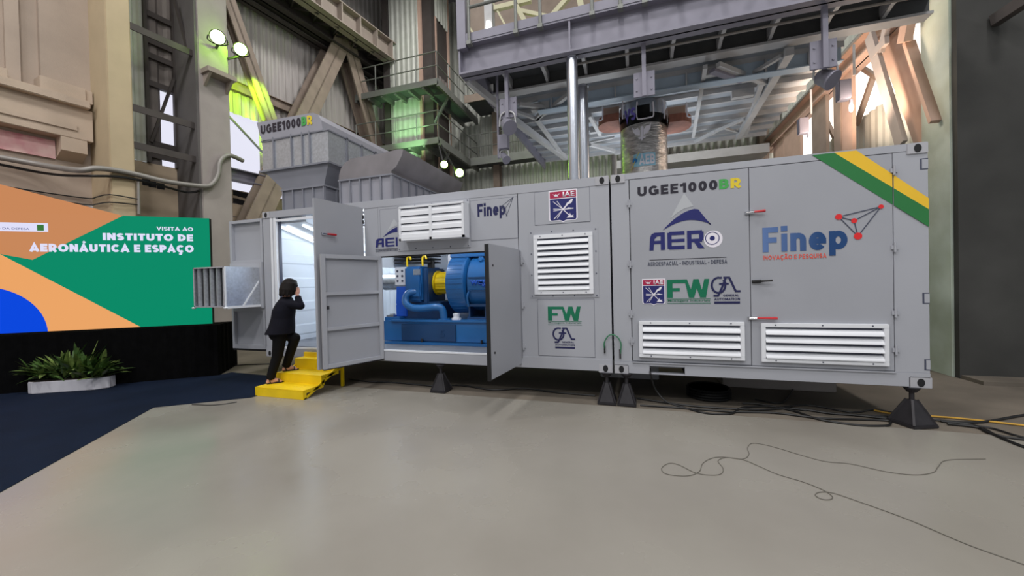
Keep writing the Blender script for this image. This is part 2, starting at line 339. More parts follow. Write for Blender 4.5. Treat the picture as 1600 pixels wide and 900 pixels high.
    if c == 'e': w = .60; return w, [_arc(w/2, .36, w/2-i, .36-i, 0, 320, 22), [(i, .36), (w-i*.02, .36)]]
    if c == 'p': w = .62; return w, [[(i, -.24), (i, .72)], _arc(w/2, .36, w/2-i, .36-i, 90, 450, 24)]
    return .5, [[(0, .5), (.5, .5)]]
def block(txt, pl, box, m, parent, name='lettering', t=.2, gap=.14, h=.006, ext=.0012, tall=True):
    """box = cap height box; accents and tails reach outside it"""
    x = 0; strokes = []
    for c in txt:
        w, ss = glyph(c, t)
        for s in ss: strokes.append([(x+a, b) for a, b in s])
        x += w+(gap if c != ' ' else 0)
    W_ = x-gap; u0, u1, v0, v1 = box; su, sv = (u1-u0)/W_, v1-v0; mb = MB()
    for si, s in enumerate(strokes):
        hq = (si % 5)*.0002
        n = len(s); closed = n > 3 and abs(s[0][0]-s[-1][0])+abs(s[0][1]-s[-1][1]) < 1e-6; lft, rgt = [], []
        for k, (a, b) in enumerate(s):
            if closed: p, q = s[(k-1) % (n-1)], s[(k+1) % (n-1)]
            else: p, q = s[max(k-1, 0)], s[min(k+1, n-1)]
            d1 = (a-p[0], b-p[1]); d2 = (q[0]-a, q[1]-b); l1, l2 = math.hypot(*d1), math.hypot(*d2)
            if l1 < 1e-9: d1, l1 = d2, l2
            if l2 < 1e-9: d2, l2 = d1, l1
            d1 = (d1[0]/l1, d1[1]/l1); d2 = (d2[0]/l2, d2[1]/l2); nx, ny = -(d1[1]+d2[1]), d1[0]+d2[0]; ln_ = math.hypot(nx, ny) or 1; nx, ny = nx/ln_, ny/ln_
            k_ = t/2/max(.45, nx*-d1[1]+ny*d1[0])
            lft.append((a+nx*k_, b+ny*k_)); rgt.append((a-nx*k_, b-ny*k_))
        def P(q, hh): return pl.at(u0+q[0]*su, v0+q[1]*sv, hh)
        vs = [[mb.b.verts.new(P(q, hh)) for q in arr] for hh in (h+hq*.5, h+ext+hq) for arr in (lft, rgt)]
        for k in range(n-1):
            mb.b.faces.new((vs[0][k], vs[0][k+1], vs[1][k+1], vs[1][k])); mb.b.faces.new((vs[2][k], vs[3][k], vs[3][k+1], vs[2][k+1]))
            mb.b.faces.new((vs[0][k], vs[2][k], vs[2][k+1], vs[0][k+1])); mb.b.faces.new((vs[1][k], vs[1][k+1], vs[3][k+1], vs[3][k]))
        for k in (0, n-1): mb.b.faces.new((vs[0][k], vs[1][k], vs[3][k], vs[2][k]))
    return mb.build(name, m, parent)
# ================================================================== THE HALL
def S(mb, name, m, **k): return struct(mb.build(name, m, **k))
S(MB().box(-16, 14, -22, -.13, -.2, 0), 'floor', M['floor'])
S(MB().box(-16, 14, -.13, 14, -.2, -.004), 'floor.001', M['brownf'])
S(MB().box(-16, 14, -9, 14, 15, 15.2), 'ceiling', M['roof'])
# ---- left wall: a plane turned 8 degrees; L(s, o, z) = along the wall, out into the hall, up
_a = math.radians(8); LD = V((math.sin(_a), math.cos(_a), 0)); LN = V((math.cos(_a), -math.sin(_a), 0)); LA = V((-11.8, 0, 0))
def L(s, o, z): return LA+LD*s+LN*o+V((0, 0, z))
def lw(px, py, o):
    p = onp(px, py, LA+LN*o, LN); return ((p-LA).dot(LD), p.z)
def lp(px, py, o): s, z = lw(px, py, o); return L(s, o, z)
def lbox(mb, s0, s1, o0, o1, z0, z1): return mb.obox(L(s0, o0, z0), LD*(s1-s0), LN*(o1-o0), V((0, 0, z1-z0)))
s1a, s1b = lw(170, 200, 1.0)[0], lw(209, 200, 1.0)[0]
s2a, s2b = lw(313, 200, 1.1)[0], lw(360, 200, 1.1)[0]
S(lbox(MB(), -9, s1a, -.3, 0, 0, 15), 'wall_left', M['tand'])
mb = lbox(MB(), s1a, s1b, -.3, 1.0, 0, 15); S(mb, 'column', M['tan2'], bevel=.02)
mb = lbox(MB(), s2a, s2b, -.3, 1.1, 0, 15); S(mb, 'column.001', M['conc'], bevel=.02)
# thin darker panel on the near side of the second column, and the bracket
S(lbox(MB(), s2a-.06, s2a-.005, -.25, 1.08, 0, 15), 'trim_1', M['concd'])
bs, bz = lw(332, 122, 1.1)
mb = MB(); lbox(mb, s2a+.05, s2b+.02, 1.1, 1.45, bz, bz+.12); mb.prism([L(s2a+.1, 1.1, bz), L(s2a+.1, 1.42, bz), L(s2a+.1, 1.1, bz-.3)], LD*.06); mb.prism([L(s2b-.1, 1.1, bz), L(s2b-.1, 1.42, bz), L(s2b-.1, 1.1, bz-.3)], LD*.06)
S(mb, 'trim_2', M['girder'])
# pilasters and ledge beams of the nearest bay
zl1 = lw(0, 117, .5)[1]; zl0 = lw(0, 131, .5)[1]; zb0 = lw(0, 190, .35)[1]
mb = lbox(MB(), s1a-.75, s1a, 0, .12, zl1, 15); lbox(mb, lw(5, 60, 0)[0], lw(28, 60, 0)[0], 0, .1, zl1, 15); S(mb, 'trim_3', M['tand'])
mb = lbox(MB(), -9, s1a-.12, 0, .5, zl0, zl1); S(mb, 'trim_4', M['tan'], bevel=.015)
sa, sb = lw(62, 125, .35)[0], lw(146, 140, .35)[0]
mb = lbox(MB(), sa, sb-.12, .0, .35, zl1, zl1+.3); lbox(mb, sb-.12, sb, .02, .3, zl1, zl1+.3); lbox(mb, -9, lw(12, 100, .35)[0], 0, .35, zl1, zl1+.22); S(mb, 'trim_5', M['tan'], bevel=.01)
mb = lbox(MB(), -9, s1a-.05, 0, .35, zb0, zl0); lbox(mb, -9, s1a-.3, .35, .38, zb0+.17, zb0+.3); S(mb, 'trim_6', M['tan'], bevel=.01)
cz = lw(150, 256, .3)[1]
mb = MB().prism([L(s1a-.55, 0, cz), L(s1a-.55, 0, zb0), L(s1a-.55, .34, zb0), L(s1a-.55, .34, zb0-.3)], LD*.4); S(mb, 'trim_7', M['tan'])
tp = tag(lbox(MB(), lw(-5, 215, .06)[0], lw(86, 220, .06)[0], .03, .06, lw(0, 232, .06)[1], lw(0, 202, .06)[1]).build('tarpaulin', M['pinkt']), 'faded pink and white sheet stuck on the tan concrete wall under the girder', 'sheet')
S(lbox(MB(), -9, lw(147, 330, .03)[0], 0, .03, 1, lw(0, 304, .03)[1]), 'trim_8', M['white'])
# second bay: sheets, window bars, block wall
wz = lw(240, 256, 0)[1]
S(lbox(MB(), s1b, s2a, -.3, 0, 0, wz), 'wall_left.001', M['brick'])
mb = MB(); p, q = L(s1b, 0, 0), L(lw(226, 100, 0)[0], 0, 0); mb.corr(p, q, wz, 15, .2, .04, LN); S(mb, 'wall_left.002', M['sheetg'])
p, q = L(lw(226, 100, 0)[0], -.05, 0), L(lw(253, 200, 0)[0], -.05, 0)
mb = MB().corr(p, q, wz, 15, .25, .05, LN); S(mb, 'wall_left.003', M['sheetd'])
p, q = L(lw(253, 200, 0)[0], -.05, 0), L(s2a, -.05, 0); zt = lw(253, 141, 0)[1]; zbm = lw(260, 266, 0)[1]
mb = MB().corr(p, q, zt, 15, .25, .05, LN); S(mb, 'wall_left.004', M['sheetd'])
S(MB().obox(L(lw(253, 200, 0)[0], -.12, wz), LD*(s2a-lw(253, 200, 0)[0]), LN*.03, V((0, 0, zt-wz))), 'window_1', M['glow'])
mb = MB()
for a in (226, 270): 
    s = lw(a, 150, .02)[0]; lbox(mb, s, s+.07, 0, .1, wz, 14)
for y0 in (20, 62, 85, 128, 222, 240):
    s, z = lw(228, y0, .02); lbox(mb, s, lw(272, y0, .02)[0]+.2, 0, .08, z-.07, z+.07)
mb.bar(lp(272, 122, .12), lp(236, 222, .12), .06); S(mb, 'trim_9', M['steel'])
for k, (a, b) in enumerate((((206, 41), (312, 89)), ((212, 168), (314, 201)), ((213, 228), (318, 252)))):
    s0, z0 = lw(*a, .95); sx, z1 = lw(*b, .95); z = (z0+z1)/2
    mb = MB().bar(L(s1b-.1, .9, z), L(s2a-.03, .9, z), .14, .03); mb.bar(L(s1b-.1, .96, z), L(s2a-.03, .96, z), .03, .16); S(mb, f'trim_{10+k}', M['steel'])
S(MB().bar(lp(273, 0, .5), lp(318, 175, .9), .06), 'trim_13', M['steel'])
def vents(name, pts, o):
    mb = MB()
    for px, py in pts:
        s, z = lw(px, py, o); lbox(mb, s, s+.16, o-.02, o+.006, z-.08, z+.08)
    S(mb, name, M['dark'])
vents('window_2', [(222, 284), (232, 287), (245, 290)], .0)
# third bay: block wall with vents, girder, bright window strip, big corrugated sheet
sE = 12.5
bz3 = lw(400, 303, 0)[1]
S(lbox(MB(), s2b, sE, -.3, 0, 0, bz3), 'wall_left.005', M['brick'])
vents('window_3', [(364, 301), (371, 303), (379, 305), (364, 313), (371, 315), (379, 317), (441, 322), (441, 330)], .0)
mb = MB()
for k in range(1, 7):
    z = bz3-.42*k; lbox(mb, s2b, sE, -.01, .004, z, z+.025)
S(mb, 'trim_14', M['sheetd'])
S(lbox(MB(), s2b, lw(560, 220, 0)[0], -.2, -.12, bz3, lw(400, 150, 0)[1]), 'window_4', M['glow'])
zg = lw(385, 277, .3)[1]
mb = MB().ibeam(L(s2b, .25, zg), L(8, .25, zg), .3, .34, .03); S(mb, 'trim_15', M['steelg'])
zc = lw(400, 190, 0)[1]; zc2 = lw(357, 132, .05)[1]
mb = MB().corr(L(s2b-.3, .0, 0), L(4.2, .0, 0), zc, zc2-.1, .24, .05, LN); S(mb, 'wall_left.006', M['sheet'])
mb = MB().corr(L(4.2, .0, 0), L(sE, .0, 0), zg, zc2, .24, .05, LN); S(mb, 'wall_left.007', M['sheet'])
mb = MB().corr(L(s2b-.3, .0, 0), L(sE, .0, 0), zc2+.05, 14.9, .24, .05, LN); S(mb, 'wall_left.008', M['sheet'])
mb = MB().ibeam(L(s2b, .12, zc2), L(sE, .12, zc2), .16, .3, .02); S(mb, 'trim_16', M['steelb'])
S(MB().bar(lp(357, 181, .15), lp(412, 240, .15), .05), 'trim_17', M['steelg'])
# braces, crane girders
def brace(name, a, b, o, w, m, o2=None):
    mb = MB().ibeam(lp(*a, o), lp(*b, o if o2 is None else o2), w, w*.9, .06, up=tuple(LN)); S(mb, name, m)
brace('trim_18', (531, 60), (392, 352), .6, .62, M['steelb'])
brace('trim_19', (536, 60), (600, 290), .6, .6, M['steelb'])
brace('trim_20', (350, -10), (425, 200), .75, .34, M['steelb'])
s, z = lw(440, 40, .4); mb = MB().ibeam(L(2.2, .4, z+.2), L(sE, .4, z+.2), .4, .3, .05); S(mb, 'trim_21', M['steel'])
z = lw(500, 48, .7)[1]; mb = MB().ibeam(L(2.2, .7, z), L(sE, .7, z), .5, .5, .06); S(mb, 'trim_22', M['steel'])
z0 = lw(560, 62, 1.6)[1]; z1 = lw(560, 31, 1.6)[1]
mb = MB().ibeam(L(2, 1.6, (z0+z1)/2), L(sE, 1.6, (z0+z1)/2), .5, z1-z0, .04)
for k in range(14): lbox(mb, 2+k*.8, 2.05+k*.8, 1.36, 1.84, z0+.03, z1-.03)
S(mb, 'trim_23', M['girder'])
mb = MB()
for k in range(12):
    mb.bar(L(2.5+k*.8, .75, z+.1), L(2.9+k*.8, 1.55, z0), .05); mb.bar(L(2.9+k*.8, 1.55, z0), L(3.3+k*.8, .75, z+.1), .05)
S(mb, 'trim_24', M['steel'])
# ---- back wall
mb = MB().corr((-11, 11.4), (7, 11.4), 0, 14.9, .26, .06, (0, -1, 0)); S(mb, 'wall_back', M['sheetg'])
mb = MB()
for x in (-8.5, -5.6, -2.2, 1.4, 4.8): mb.ibeam((x, 11.2, 0), (x, 11.2, 14.9), .3, .3, .03, up=(0, 1, 0))
S(mb, 'trim_25', M['steelb'])
# ---- right wall at x = 5
XR = 5.0
zr = PX(1300, 137, XR).z; zop = PX(1345, 108, XR+.5).z; zs = PX(1360, 176, XR+.45).z
mb = MB().corr((XR+.5, 3.2), (XR+.5, 11.4), zop, 14.9, .25, .05, (-1, 0, 0)); S(mb, 'wall_right', M['sheetg'])
mb = MB().corr((XR+.45, 3.2), (XR+.45, 11.4), 0, zs, .25, .05, (-1, 0, 0)); S(mb, 'wall_right.001', M['sheetg'])
S(MB().box(XR+.6, XR+.65, 3.2, 11.4, 3.5, 7), 'window_5', M['glow2'])
mb = MB().ibeam((XR, 3.0, zr+.12), (XR, 11.3, zr+.12), .34, .42, .03)
S(mb, 'trim_26', M['pinkst'])
mb = MB()
for dz, dx in ((.42, -.12), (.52, .0), (.6, .1), (.3, -.2)): mb.cyl((XR+dx, 3.0, zr+dz), (XR+dx, 11.3, zr+dz), .025, n=8)
S(mb, 'trim_27', M['pipe'])
k = 28
for a, b, m, dx in ((1267, 1289, 'steelb', .02), (1302.5, 1313, 'steelb', .0), (1313, 1329, 'pinkst', .03), (1206, 1222, 'pinkst', .03), (1224, 1250, 'pinkst', .0)):
    ya, yb_ = PX(b, 190, XR-.1).y, PX(a, 190, XR-.1).y
    S(MB().box(XR-.1+dx, XR-.03+dx, ya, yb_, 0, zr), f'trim_{k}', M[m]); k += 1
mb = MB().bar(PX(1365, 118, XR+.3), PX(1338, 196, XR+.3), .09); mb.bar(PX(1290, 185, XR+.3), PX(1304, 215, XR+.3), .08); mb.bar(PX(1345, 105, XR+.3), PX(1372, 122, XR+.3), .08); S(mb, 'trim_33', M['steelb'])
# V-shaped plate column beside the pillar
mb = MB().bar(PX(1359, 55, XR-.25), PX(1409, 226, XR-.25), .22, .07, up=(1, 0, 0)); mb.bar(PX(1386, 62, XR-.26), PX(1366, 84, XR-.26), .14, .07, up=(1, 0, 0)); mb.bar(PX(1400, -20, XR-.25), PX(1376, 82, XR-.25), .13, .07, up=(1, 0, 0)); S(mb, 'trim_34', M['conc'])
y1 = PX(1380, 100, XR).y; 
pl = [PX(a, b, XR) for a, b in ((1400, -15), (1386, 50), (1377, 90), (1390, 120), (1428, 226), (1447, 246), (1447, 150), (1421, 75), (1422, 45), (1442, -15))]
S(MB().prism(pl, (.05, 0, 0)), 'trim_35', M['pinkst'])
mb = MB().bar(PX(1413, 66, XR-.2), PX(1428, -10, XR-.2), .2, .12, up=(1, 0, 0)); mb.bar(PX(1420, 66, XR-.1), PX(1462, 190, XR-.1), .07, .15, up=(1, 0, 0)); S(mb, 'trim_36', M['pinkst'])
# pillar, dark wall and its kerb
S(MB().box(4.96, 5.35, 2.60, 3.24, -.02, 15), 'column.002', M['concg'], bevel=.012)
S(MB().box(4.985, 13, 2.5, 2.598, .0, 15), 'wall_right.002', M['darkwall'])
S(MB().box(5.0, 13, 2.1, 2.5, -.004, .05), 'baseboard_right', M['brownf'])
p = PY(1553, 33, 2.48); q = PY(1612, -6, 2.1)
S(MB().bar(p, q, .12, .16), 'trim_37', M['steel'])
# ================================================================== SERVICE TOWER
TY = 8.3
tw = empty('service_tower', (-8, TY+1, 0), 'corrugated service tower with two railed platforms behind the roof hoods', 'tower')
def tx(px, py=100, y=TY): return PY(px, py, y).x
x0, x1, x2, x3 = tx(600), tx(609), tx(656), tx(673)
XS = x3
yb = PX(701, 100, XS).y
MB().box(x0, x0+.25, TY-.05, TY+.3, 0, 15).build('corner_post', M['steel'], tw)
MB().box(x2+.02, x3, TY+.12, TY+.4, 0, 15).build('corner_post', M['steel'], tw)
MB().box(x2-.06, x2+.08, TY-.03, TY+.1, 0, 15).build('corner_strip', M['pinkst'], tw)
MB().corr((x1, TY), (x2, TY), 0, 15, .22, .04, (0, -1, 0)).build('front_sheet', M['sheetg'], tw)
zd = PX(690, 40, XS).z
MB().corr((XS, TY+.4), (XS, yb), zd, 15, .2, .04, (1, 0, 0)).build('side_sheet', M['sheetg'], tw)
MB().box(XS-.1, XS-.02, TY+.4, yb, 0, zd).build('side_panel', M['steel'], tw)
MB().box(XS-.04, XS+.06, yb-.1, yb, 0, 15).build('side_post', M['pinkst'], tw)
MB().box(XS-.04, XS+.04, TY+.4, TY+.48, 0, zd).build('side_post', M['pinkst'], tw)
for k, z in enumerate((PX(690, 160, XS).z-.3,)):
    MB().corr((XS+.01, TY+.6), (XS+.01, yb-.2), z, z+1.3, .2, .03, (1, 0, 0)).build('shutter', M['sheetd'], tw)
def railing(root, pts, z, h=1.05, step=.9, r=.022, m=None, mids=1, name='railing'):
    """posts and rails along a polyline at level z"""
    m = m or M['rail']; mb = MB()
    for a, b in zip(pts, pts[1:]):
        a, b = V((a[0], a[1], z)), V((b[0], b[1], z)); n = max(1, round((b-a).length/step))
        for i in range(n+1):
            p = a.lerp(b, i/n); mb.cyl(p, p+V((0, 0, h)), r, n=6)
        for j in range(mids+1): mb.cyl(a+V((0, 0, h-j*h*.48)), b+V((0, 0, h-j*h*.48)), r, n=6)
    return mb.build(name, m, root)
def platform(root, xl, xr, yf, yd, z):
    mb = MB().box(xl, xr, yf, yd, z-.04, z)
    mb.build('platform_deck', M['deckd'], root)
    mb = MB().box(xl, xr, yf-.04, yf, z-.16, z+.06); mb.box(xr, xr+.04, yf, yd, z-.16, z+.06); mb.build('edge_beam', M['rail'], root)
    n = int((xr-xl)/.55)
    for i in range(n+1):
        x = xl+(xr-xl)*i/n; MB().box(x-.05, x+.05, yf, TY if x < XS else yd, z-.22, z-.04).build('joist', M['rail'], root)
zU = PY(620, 138, 7.5).z; zL = PY(640, 224, 7.5).z
xr = PY(683, 120, 7.5).x
platform(tw, PY(556, 150, 7.5).x, xr, 7.5, TY-.05, zU); platform(tw, XS+.02, xr, TY-.05, 11.2, zU)
railing(tw, [(PY(556, 150, 7.5).x+.05, TY-.1), (PY(556, 150, 7.5).x+.05, 7.5), (xr, 7.5), (xr, 11.1)], zU)
platform(tw, PY(556, 245, 7.5).x, xr, 7.5, TY-.05, zL); platform(tw, XS+.02, xr, TY-.05, 11.2, zL)
railing(tw, [(PY(556, 245, 7.5).x+.05, 7.5), (xr, 7.5), (xr, 11.1)], zL)
for z in (zU, zL): MB().bar((XS-.02, TY+.2, z-1.1), (xr-.05, TY+.2, z-.12), .08).build('knee_brace', M['rail'], tw)
# ---- walkways on the back wall
wk = empty('wall_walkway', (-4, 10.9, 0), 'grey railed walkway running along the pale corrugated back wall', 'walkway')
z = PY(800, 243, 10.3).z
MB().box(-6.6, XR-.3, 10.3, 11.3, z-.05, z).build('walkway_deck', M['deckd'], wk)
MB().box(-6.6, XR-.3, 10.24, 10.3, z-.22, z+.1).build('edge_beam', M['rail'], wk)
railing(wk, [(-6.6, 10.3), (XR-.4, 10.3)], z, 1.1, .55, .02)
z2 = PY(770, 146, 9.6).z
MB().box(-6.4, -2.6, 9.6, 11.3, z2-.05, z2).build('walkway_deck', M['deckd'], wk)
MB().box(-6.4, -2.6, 9.55, 9.6, z2-.2, z2+.1).build('edge_beam', M['steelb'], wk)
railing(wk, [(-6.4, 9.6), (-2.6, 9.6)], z2, 1.1, .5, .02)
z3 = PY(1150, 232, 10.3).z
MB().box(-.5, XR-.3, 10.1, 11.2, z3-.3, z3).build('pipe_tray', M['steelp'], wk)
# ================================================================== GANTRY OVER THE CONTAINERS
GY = 1.0
gz0, gz1 = 5.22, 5.74; gx0, gx1 = PY(722, 110, GY).x, 4.55
ga = empty('gantry_platform', (1, 2.5, gz0), 'grey steel gantry platform with railing hanging above the two containers', 'platform')
mb = MB().ibeam((gx0, GY, (gz0+gz1)/2), (gx1, GY, (gz0+gz1)/2), .26, gz1-gz0, .03)
for px in (722, 892, 1283):
    x = PY(px, 80, GY).x; mb.box(x-.015, x+.015, GY-.12, GY+.12, gz0+.02, gz1-.02)
mb.build('front_beam', M['steelg'], ga)
MB().box(gx0, gx1, GY-.14, GY-.1, gz1, gz1+.14).build('toe_board', M['steelg'], ga)
def gpost(px): return PY(px, 40, GY-.12).x
for px in (734, 807, 845, 926, 970, 1008, 1064, 1130, 1200, 1275):
    x = gpost(px); mb = MB().cyl((x, GY-.16, gz1-.06), (x, GY-.16, gz1+1.1), .028, n=8); mb.box(x-.04, x+.04, GY-.2, GY-.1, gz1-.08, gz1-.02); mb.build('railing_post', M['rail'], ga)
for dz in (.55, 1.08): MB().cyl((gpost(734), GY-.16, gz1+dz), (gx1, GY-.16, gz1+dz), .026, n=8).build('handrail', M['rail'], ga)
MB().cyl((gpost(824), GY-.17, gz1+.5), (gpost(824), GY-.17, gz1+1.3), .026, n=8).build('railing_post', M['rail'], ga)
MB().bar((gpost(723)-.02, GY-.05, gz1-.1), (gpost(723)-.02, GY-.05, gz1+2), .16, .2).build('corner_post', M['steelg'], ga)
MB().box(gx0, gx1, GY, 2.3, gz1+.0, gz1+.05).build('deck_plate', M['deckd'], ga)
mb = MB().box(gx0+.1, gx1, 2.29, 2.33, 5.5, 6.4); mb.build('rear_beam_web', M['deckd'], ga)
MB().box(gx0+.1, gx1, 2.2, 2.42, 5.46, 5.5).build('rear_beam_flange', M['steelp'], ga)
for i in range(9):
    x = gx0+.5+i*.75; MB().bar((x, GY+.05, gz1-.08), (x, 2.28, gz1-.08), .06, .14).bar((x, 2.27, 5.55), (x, 1.9, gz1-.1), .05, .05).build('deck_rib', M['steelp'], ga)
for dz, y in ((0, 1.5), (-.12, 1.55)): MB().cyl((gpost(880), y, gz1-.24+dz), (gx1, y, gz1-.24+dz), .02, n=8).build('service_pipe', M['pipe'], ga)
MB().bar((gx0+.05, GY+.1, gz0+.02), (gx0+.5, 2.25, 5.0), .08, .12).build('end_strut', M['steelp'], ga)
MB().box(gx0, gx0+.06, GY, 7.2, gz1-.4, gz1+.05).build('end_beam', M['steelg'], ga)
# underside: pale panels, purlins and truss bars
zu = 5.62
mb = MB().box(gx0+.06, 3.75, 2.42, 7.4, zu, zu+.05); mb.build('underside_panel', M['panel'], ga)
for i in range(9):
    y = 2.9+i*.52; MB().box(gx0+.1, 3.75, y-.03, y+.03, zu-.1, zu).build('purlin', M['steelp'], ga)
zt_ = 5.34
def gp(px, py): return PZ(px, py, zt_)
for a, b, w in (((776, 168), (884, 247), .13), ((812, 163), (852, 168), .07), ((852, 168), (838, 186), .08), ((838, 186), (888, 148), .08), ((838, 186), (880, 244), .08), ((790, 168), (838, 186), .06),
                ((921, 180), (938, 210), .08), ((922, 226), (960, 236), .08), ((960, 214), (922, 222), .05),
                ((1234, 80), (1154, 214), .13), ((1122, 101), (1196, 130), .08), ((1170, 118), (1222, 87), .06), ((1190, 128), (1165, 210), .09), ((1163, 186), (1118, 205), .06), ((1132, 200), (1155, 207), .05), ((1118, 205), (1085, 222), .07), ((1102, 104), (1083, 214), .07), ((1086, 137), (1175, 124), .06), ((1085, 222), (960, 240), .07)):
    MB().bar(gp(*a), gp(*b), w, w).build('truss_bar', M['steelp'], ga)
for px, py in ((1120, 115), (845, 170), (935, 205), (1160, 150)):
    p = gp(px, py); MB().box(p.x-.2, p.x+.2, p.y-.06, p.y+.06, zt_-.03, zt_+.12).build('gusset', M['steelp'], ga)
p, q = gp(1112, 106), gp(1160, 122); MB().bar(p-V((0, 0, .05)), q-V((0, 0, .05)), .12, .06).build('light_batten', M['steelg'], ga)
# lit web beam under the deck with stiffeners
fz0, fz1 = PY(930, 161, 2.9).z, zu-.1
MB().box(gx0+.9, 3.7, 2.86, 2.9, fz0, fz1).box(gx0+.9, 3.7, 2.78, 2.98, fz0-.02, fz0).build('web_beam', M['panelb'], ga)
for i in range(8):
    x = gx0+1.2+i*.65; MB().box(x-.012, x+.012, 2.79, 2.86, fz0, fz1).build('stiffener', M['steelp'], ga)
# hangers with splice plates
for px, pa, pb, ya, yb_ in ((793, 781, 807, 153, 184), (1006, 990, 1023, 112, 150), (1287, 1266, 1308, 62, 106)):
    y = GY+.12; a, b = PY(pa, (ya+yb_)/2, y), PY(pb, (ya+yb_)/2, y); zt2, zb2 = PY(px, ya, y).z, PY(px, yb_, y).z; x = PY(px, ya, y).x
    MB().box(x-.03, x+.03, y-.06, y, zb2-.02, gz0).build('hanger', M['steelg'], ga)
    mb = MB().box(a.x, b.x, y, y+.03, zb2, zt2)
    for fx in (.15, .85):
        for fz in (.25, .75): mb.cyl((a.x+(b.x-a.x)*fx, y-.012, zb2+(zt2-zb2)*fz), (a.x+(b.x-a.x)*fx, y, zb2+(zt2-zb2)*fz), .014, n=8)
    mb.build('splice_plate', M['steelg'], ga)
# upper level: cream truss above the railing
up = empty('upper_truss', (1, 4, 7.4), 'cream painted truss and tray seen above the gantry railing', 'truss')
def upp(px, py): return PY(px, py, 3.2)
for a, b, w in (((772, 14), (830, 0), .1), ((806, 8), (836, 62), .1), ((808, 16), (862, 28), .08), ((862, 30), (836, 60), .1), ((862, 26), (890, -6), .1), ((848, 48), (862, 30), .06), ((906, 0), (912, 30), .12), ((769, 2), (804, 66), .04), ((732, 40), (752, 72), .04)):
    MB().bar(upp(*a), upp(*b), w, w).build('truss_bar', M['cream'], up)
MB().prism([PY(*q, 3.3) for q in ((800, 52), (1000, -3), (1010, 12), (905, 42), (800, 64))], (0, .3, 0)).build('cable_tray', M['cream'], up)
MB().prism([PY(*q, 5.5) for q in ((700, -60), (1330, -120), (1330, -70), (1200, -40), (900, 20), (740, 70))], (0, .2, 0)).build('backing_plate', M['steelb'], up)
MB().box(PY(756, 0, 3.1).x, PY(768, 0, 3.1).x, 3.1, 3.3, 6.2, 9).build('post', M['steelp'], up)
p, q = PY(763, 34, 3.05), PY(763, 76, 3.05); MB().cyl(p, q, .05, n=10).build('lit_tube', M['lampw'], up)
# ================================================================== THE TWO CONTAINERS (front faces on y = 0)
ZB, ZT, DEP = .40, 2.99, 2.438
def fx(px, py): p = PY(px, py, 0); return (p.x, p.z)
lc = empty('equipment_container', (-3.03, 1.2, ZB), 'long light grey container with open doors and a blue machine inside', 'container', 'grey equipment containers')
rc = empty('equipment_container', (1.62, 1.2, ZB), 'shorter light grey container with green and yellow stripe and closed double doors', 'container', 'grey equipment containers')
def castings(root, xs, tops=True):
    for x0, x1, z0, z1 in xs:
        o = MB().box(x0, x1, -.012, .15, z0, z1).build('corner_casting', M['casting'], root, bevel=.006)
        m = Mark(FRONT, .013); cx, cz = (x0+x1)/2, (z0+z1)/2
        m.poly([(cx+.032*math.cos(t)*1.0, cz+.045*math.sin(t)) for t in [2*math.pi*i/20 for i in range(20)]]); m.build('casting_hole', M['dark'], o)
def hinge(parent, x, z, m='cont'):
    return MB().box(x-.03, x+.03, -.016, -.0, z-.022, z+.022).cyl((x, -.018, z-.05), (x, -.018, z+.05), .012, n=8).build('hinge', M[m], parent)
# ---------------- left container shell
XL, X0 = -6.058, -.012
MB().box(XL+.01, X0-.01, .02, DEP-.02, .5, .6).build('floor_plate', M['innerfloor'], lc)
MB().box(XL+.003, X0, .09, DEP, ZT-.06, ZT-.004).build('roof_panel', M['cont'], lc)
MB().box(XL, X0, -.008, .09, ZB+.02, .58).build('bottom_rail', M['cont'], lc, bevel=.004)
MB().box(XL, X0, -.004, .09, 2.87, ZT).build('top_rail', M['cont'], lc, bevel=.004)
MB().box(XL, X0, DEP-.09, DEP, ZB+.02, .6).build('bottom_rail', M['cont'], lc)
MB().corr((XL+.02, DEP-.08), (X0, DEP-.08), .6, 2.93, .27, .036, (0, -1, 0)).build('back_wall', M['inner'], lc)
mb = MB()
for k in range(5): mb.prism([(XL+.05, .11, .66+k*.46), (XL+.05, .11, .94+k*.46), (XL+.068, .11, .88+k*.46), (XL+.068, .11, .72+k*.46)], (0, DEP-.15, 0))
mb.box(XL+.0, XL+.06, .1, DEP-.01, .58, 2.94); mb.build('end_wall', M['inner'], lc)
MB().box(X0-.05, X0, .02, DEP, .58, 2.95).build('end_wall', M['inner'], lc)
MB().box(-4.03, -3.99, .5, DEP-.05, 1.95, 2.93).build('partition', M['inner'], lc)
# the tall doorway
a, _ = fx(431, 343); 
MB().box(XL+.001, -5.893, -.002, .1, .58, 2.872).build('corner_post', M['cont'], lc, bevel=.004)
MB().box(-5.893, -5.74, .045, .1, .58, 2.87).build('frame_gap', M['dgrey'], lc)
mb = MB().box(-5.888, -5.835, .0, .045, .56, 2.87); mb.box(-5.815, -5.755, .0, .045, .56, 2.87); mb.box(-5.755, -3.9, .0, .05, 2.80, 2.84); mb.build('door_frame', M['white'], lc)
MB().box(-5.79, -3.9, -.01, .06, .555, .585).build('door_sill', M['white'], lc)
MB().box(-3.87, -3.60, 0, .08, .58, 2.87).build('middle_post', M['cont'], lc, bevel=.004)
for k, z in enumerate((2.74, 2.66)): MB().box(-3.91, -3.87, -.02, .0, z-.03, z+.03).build('hinge', M['iron'], lc)
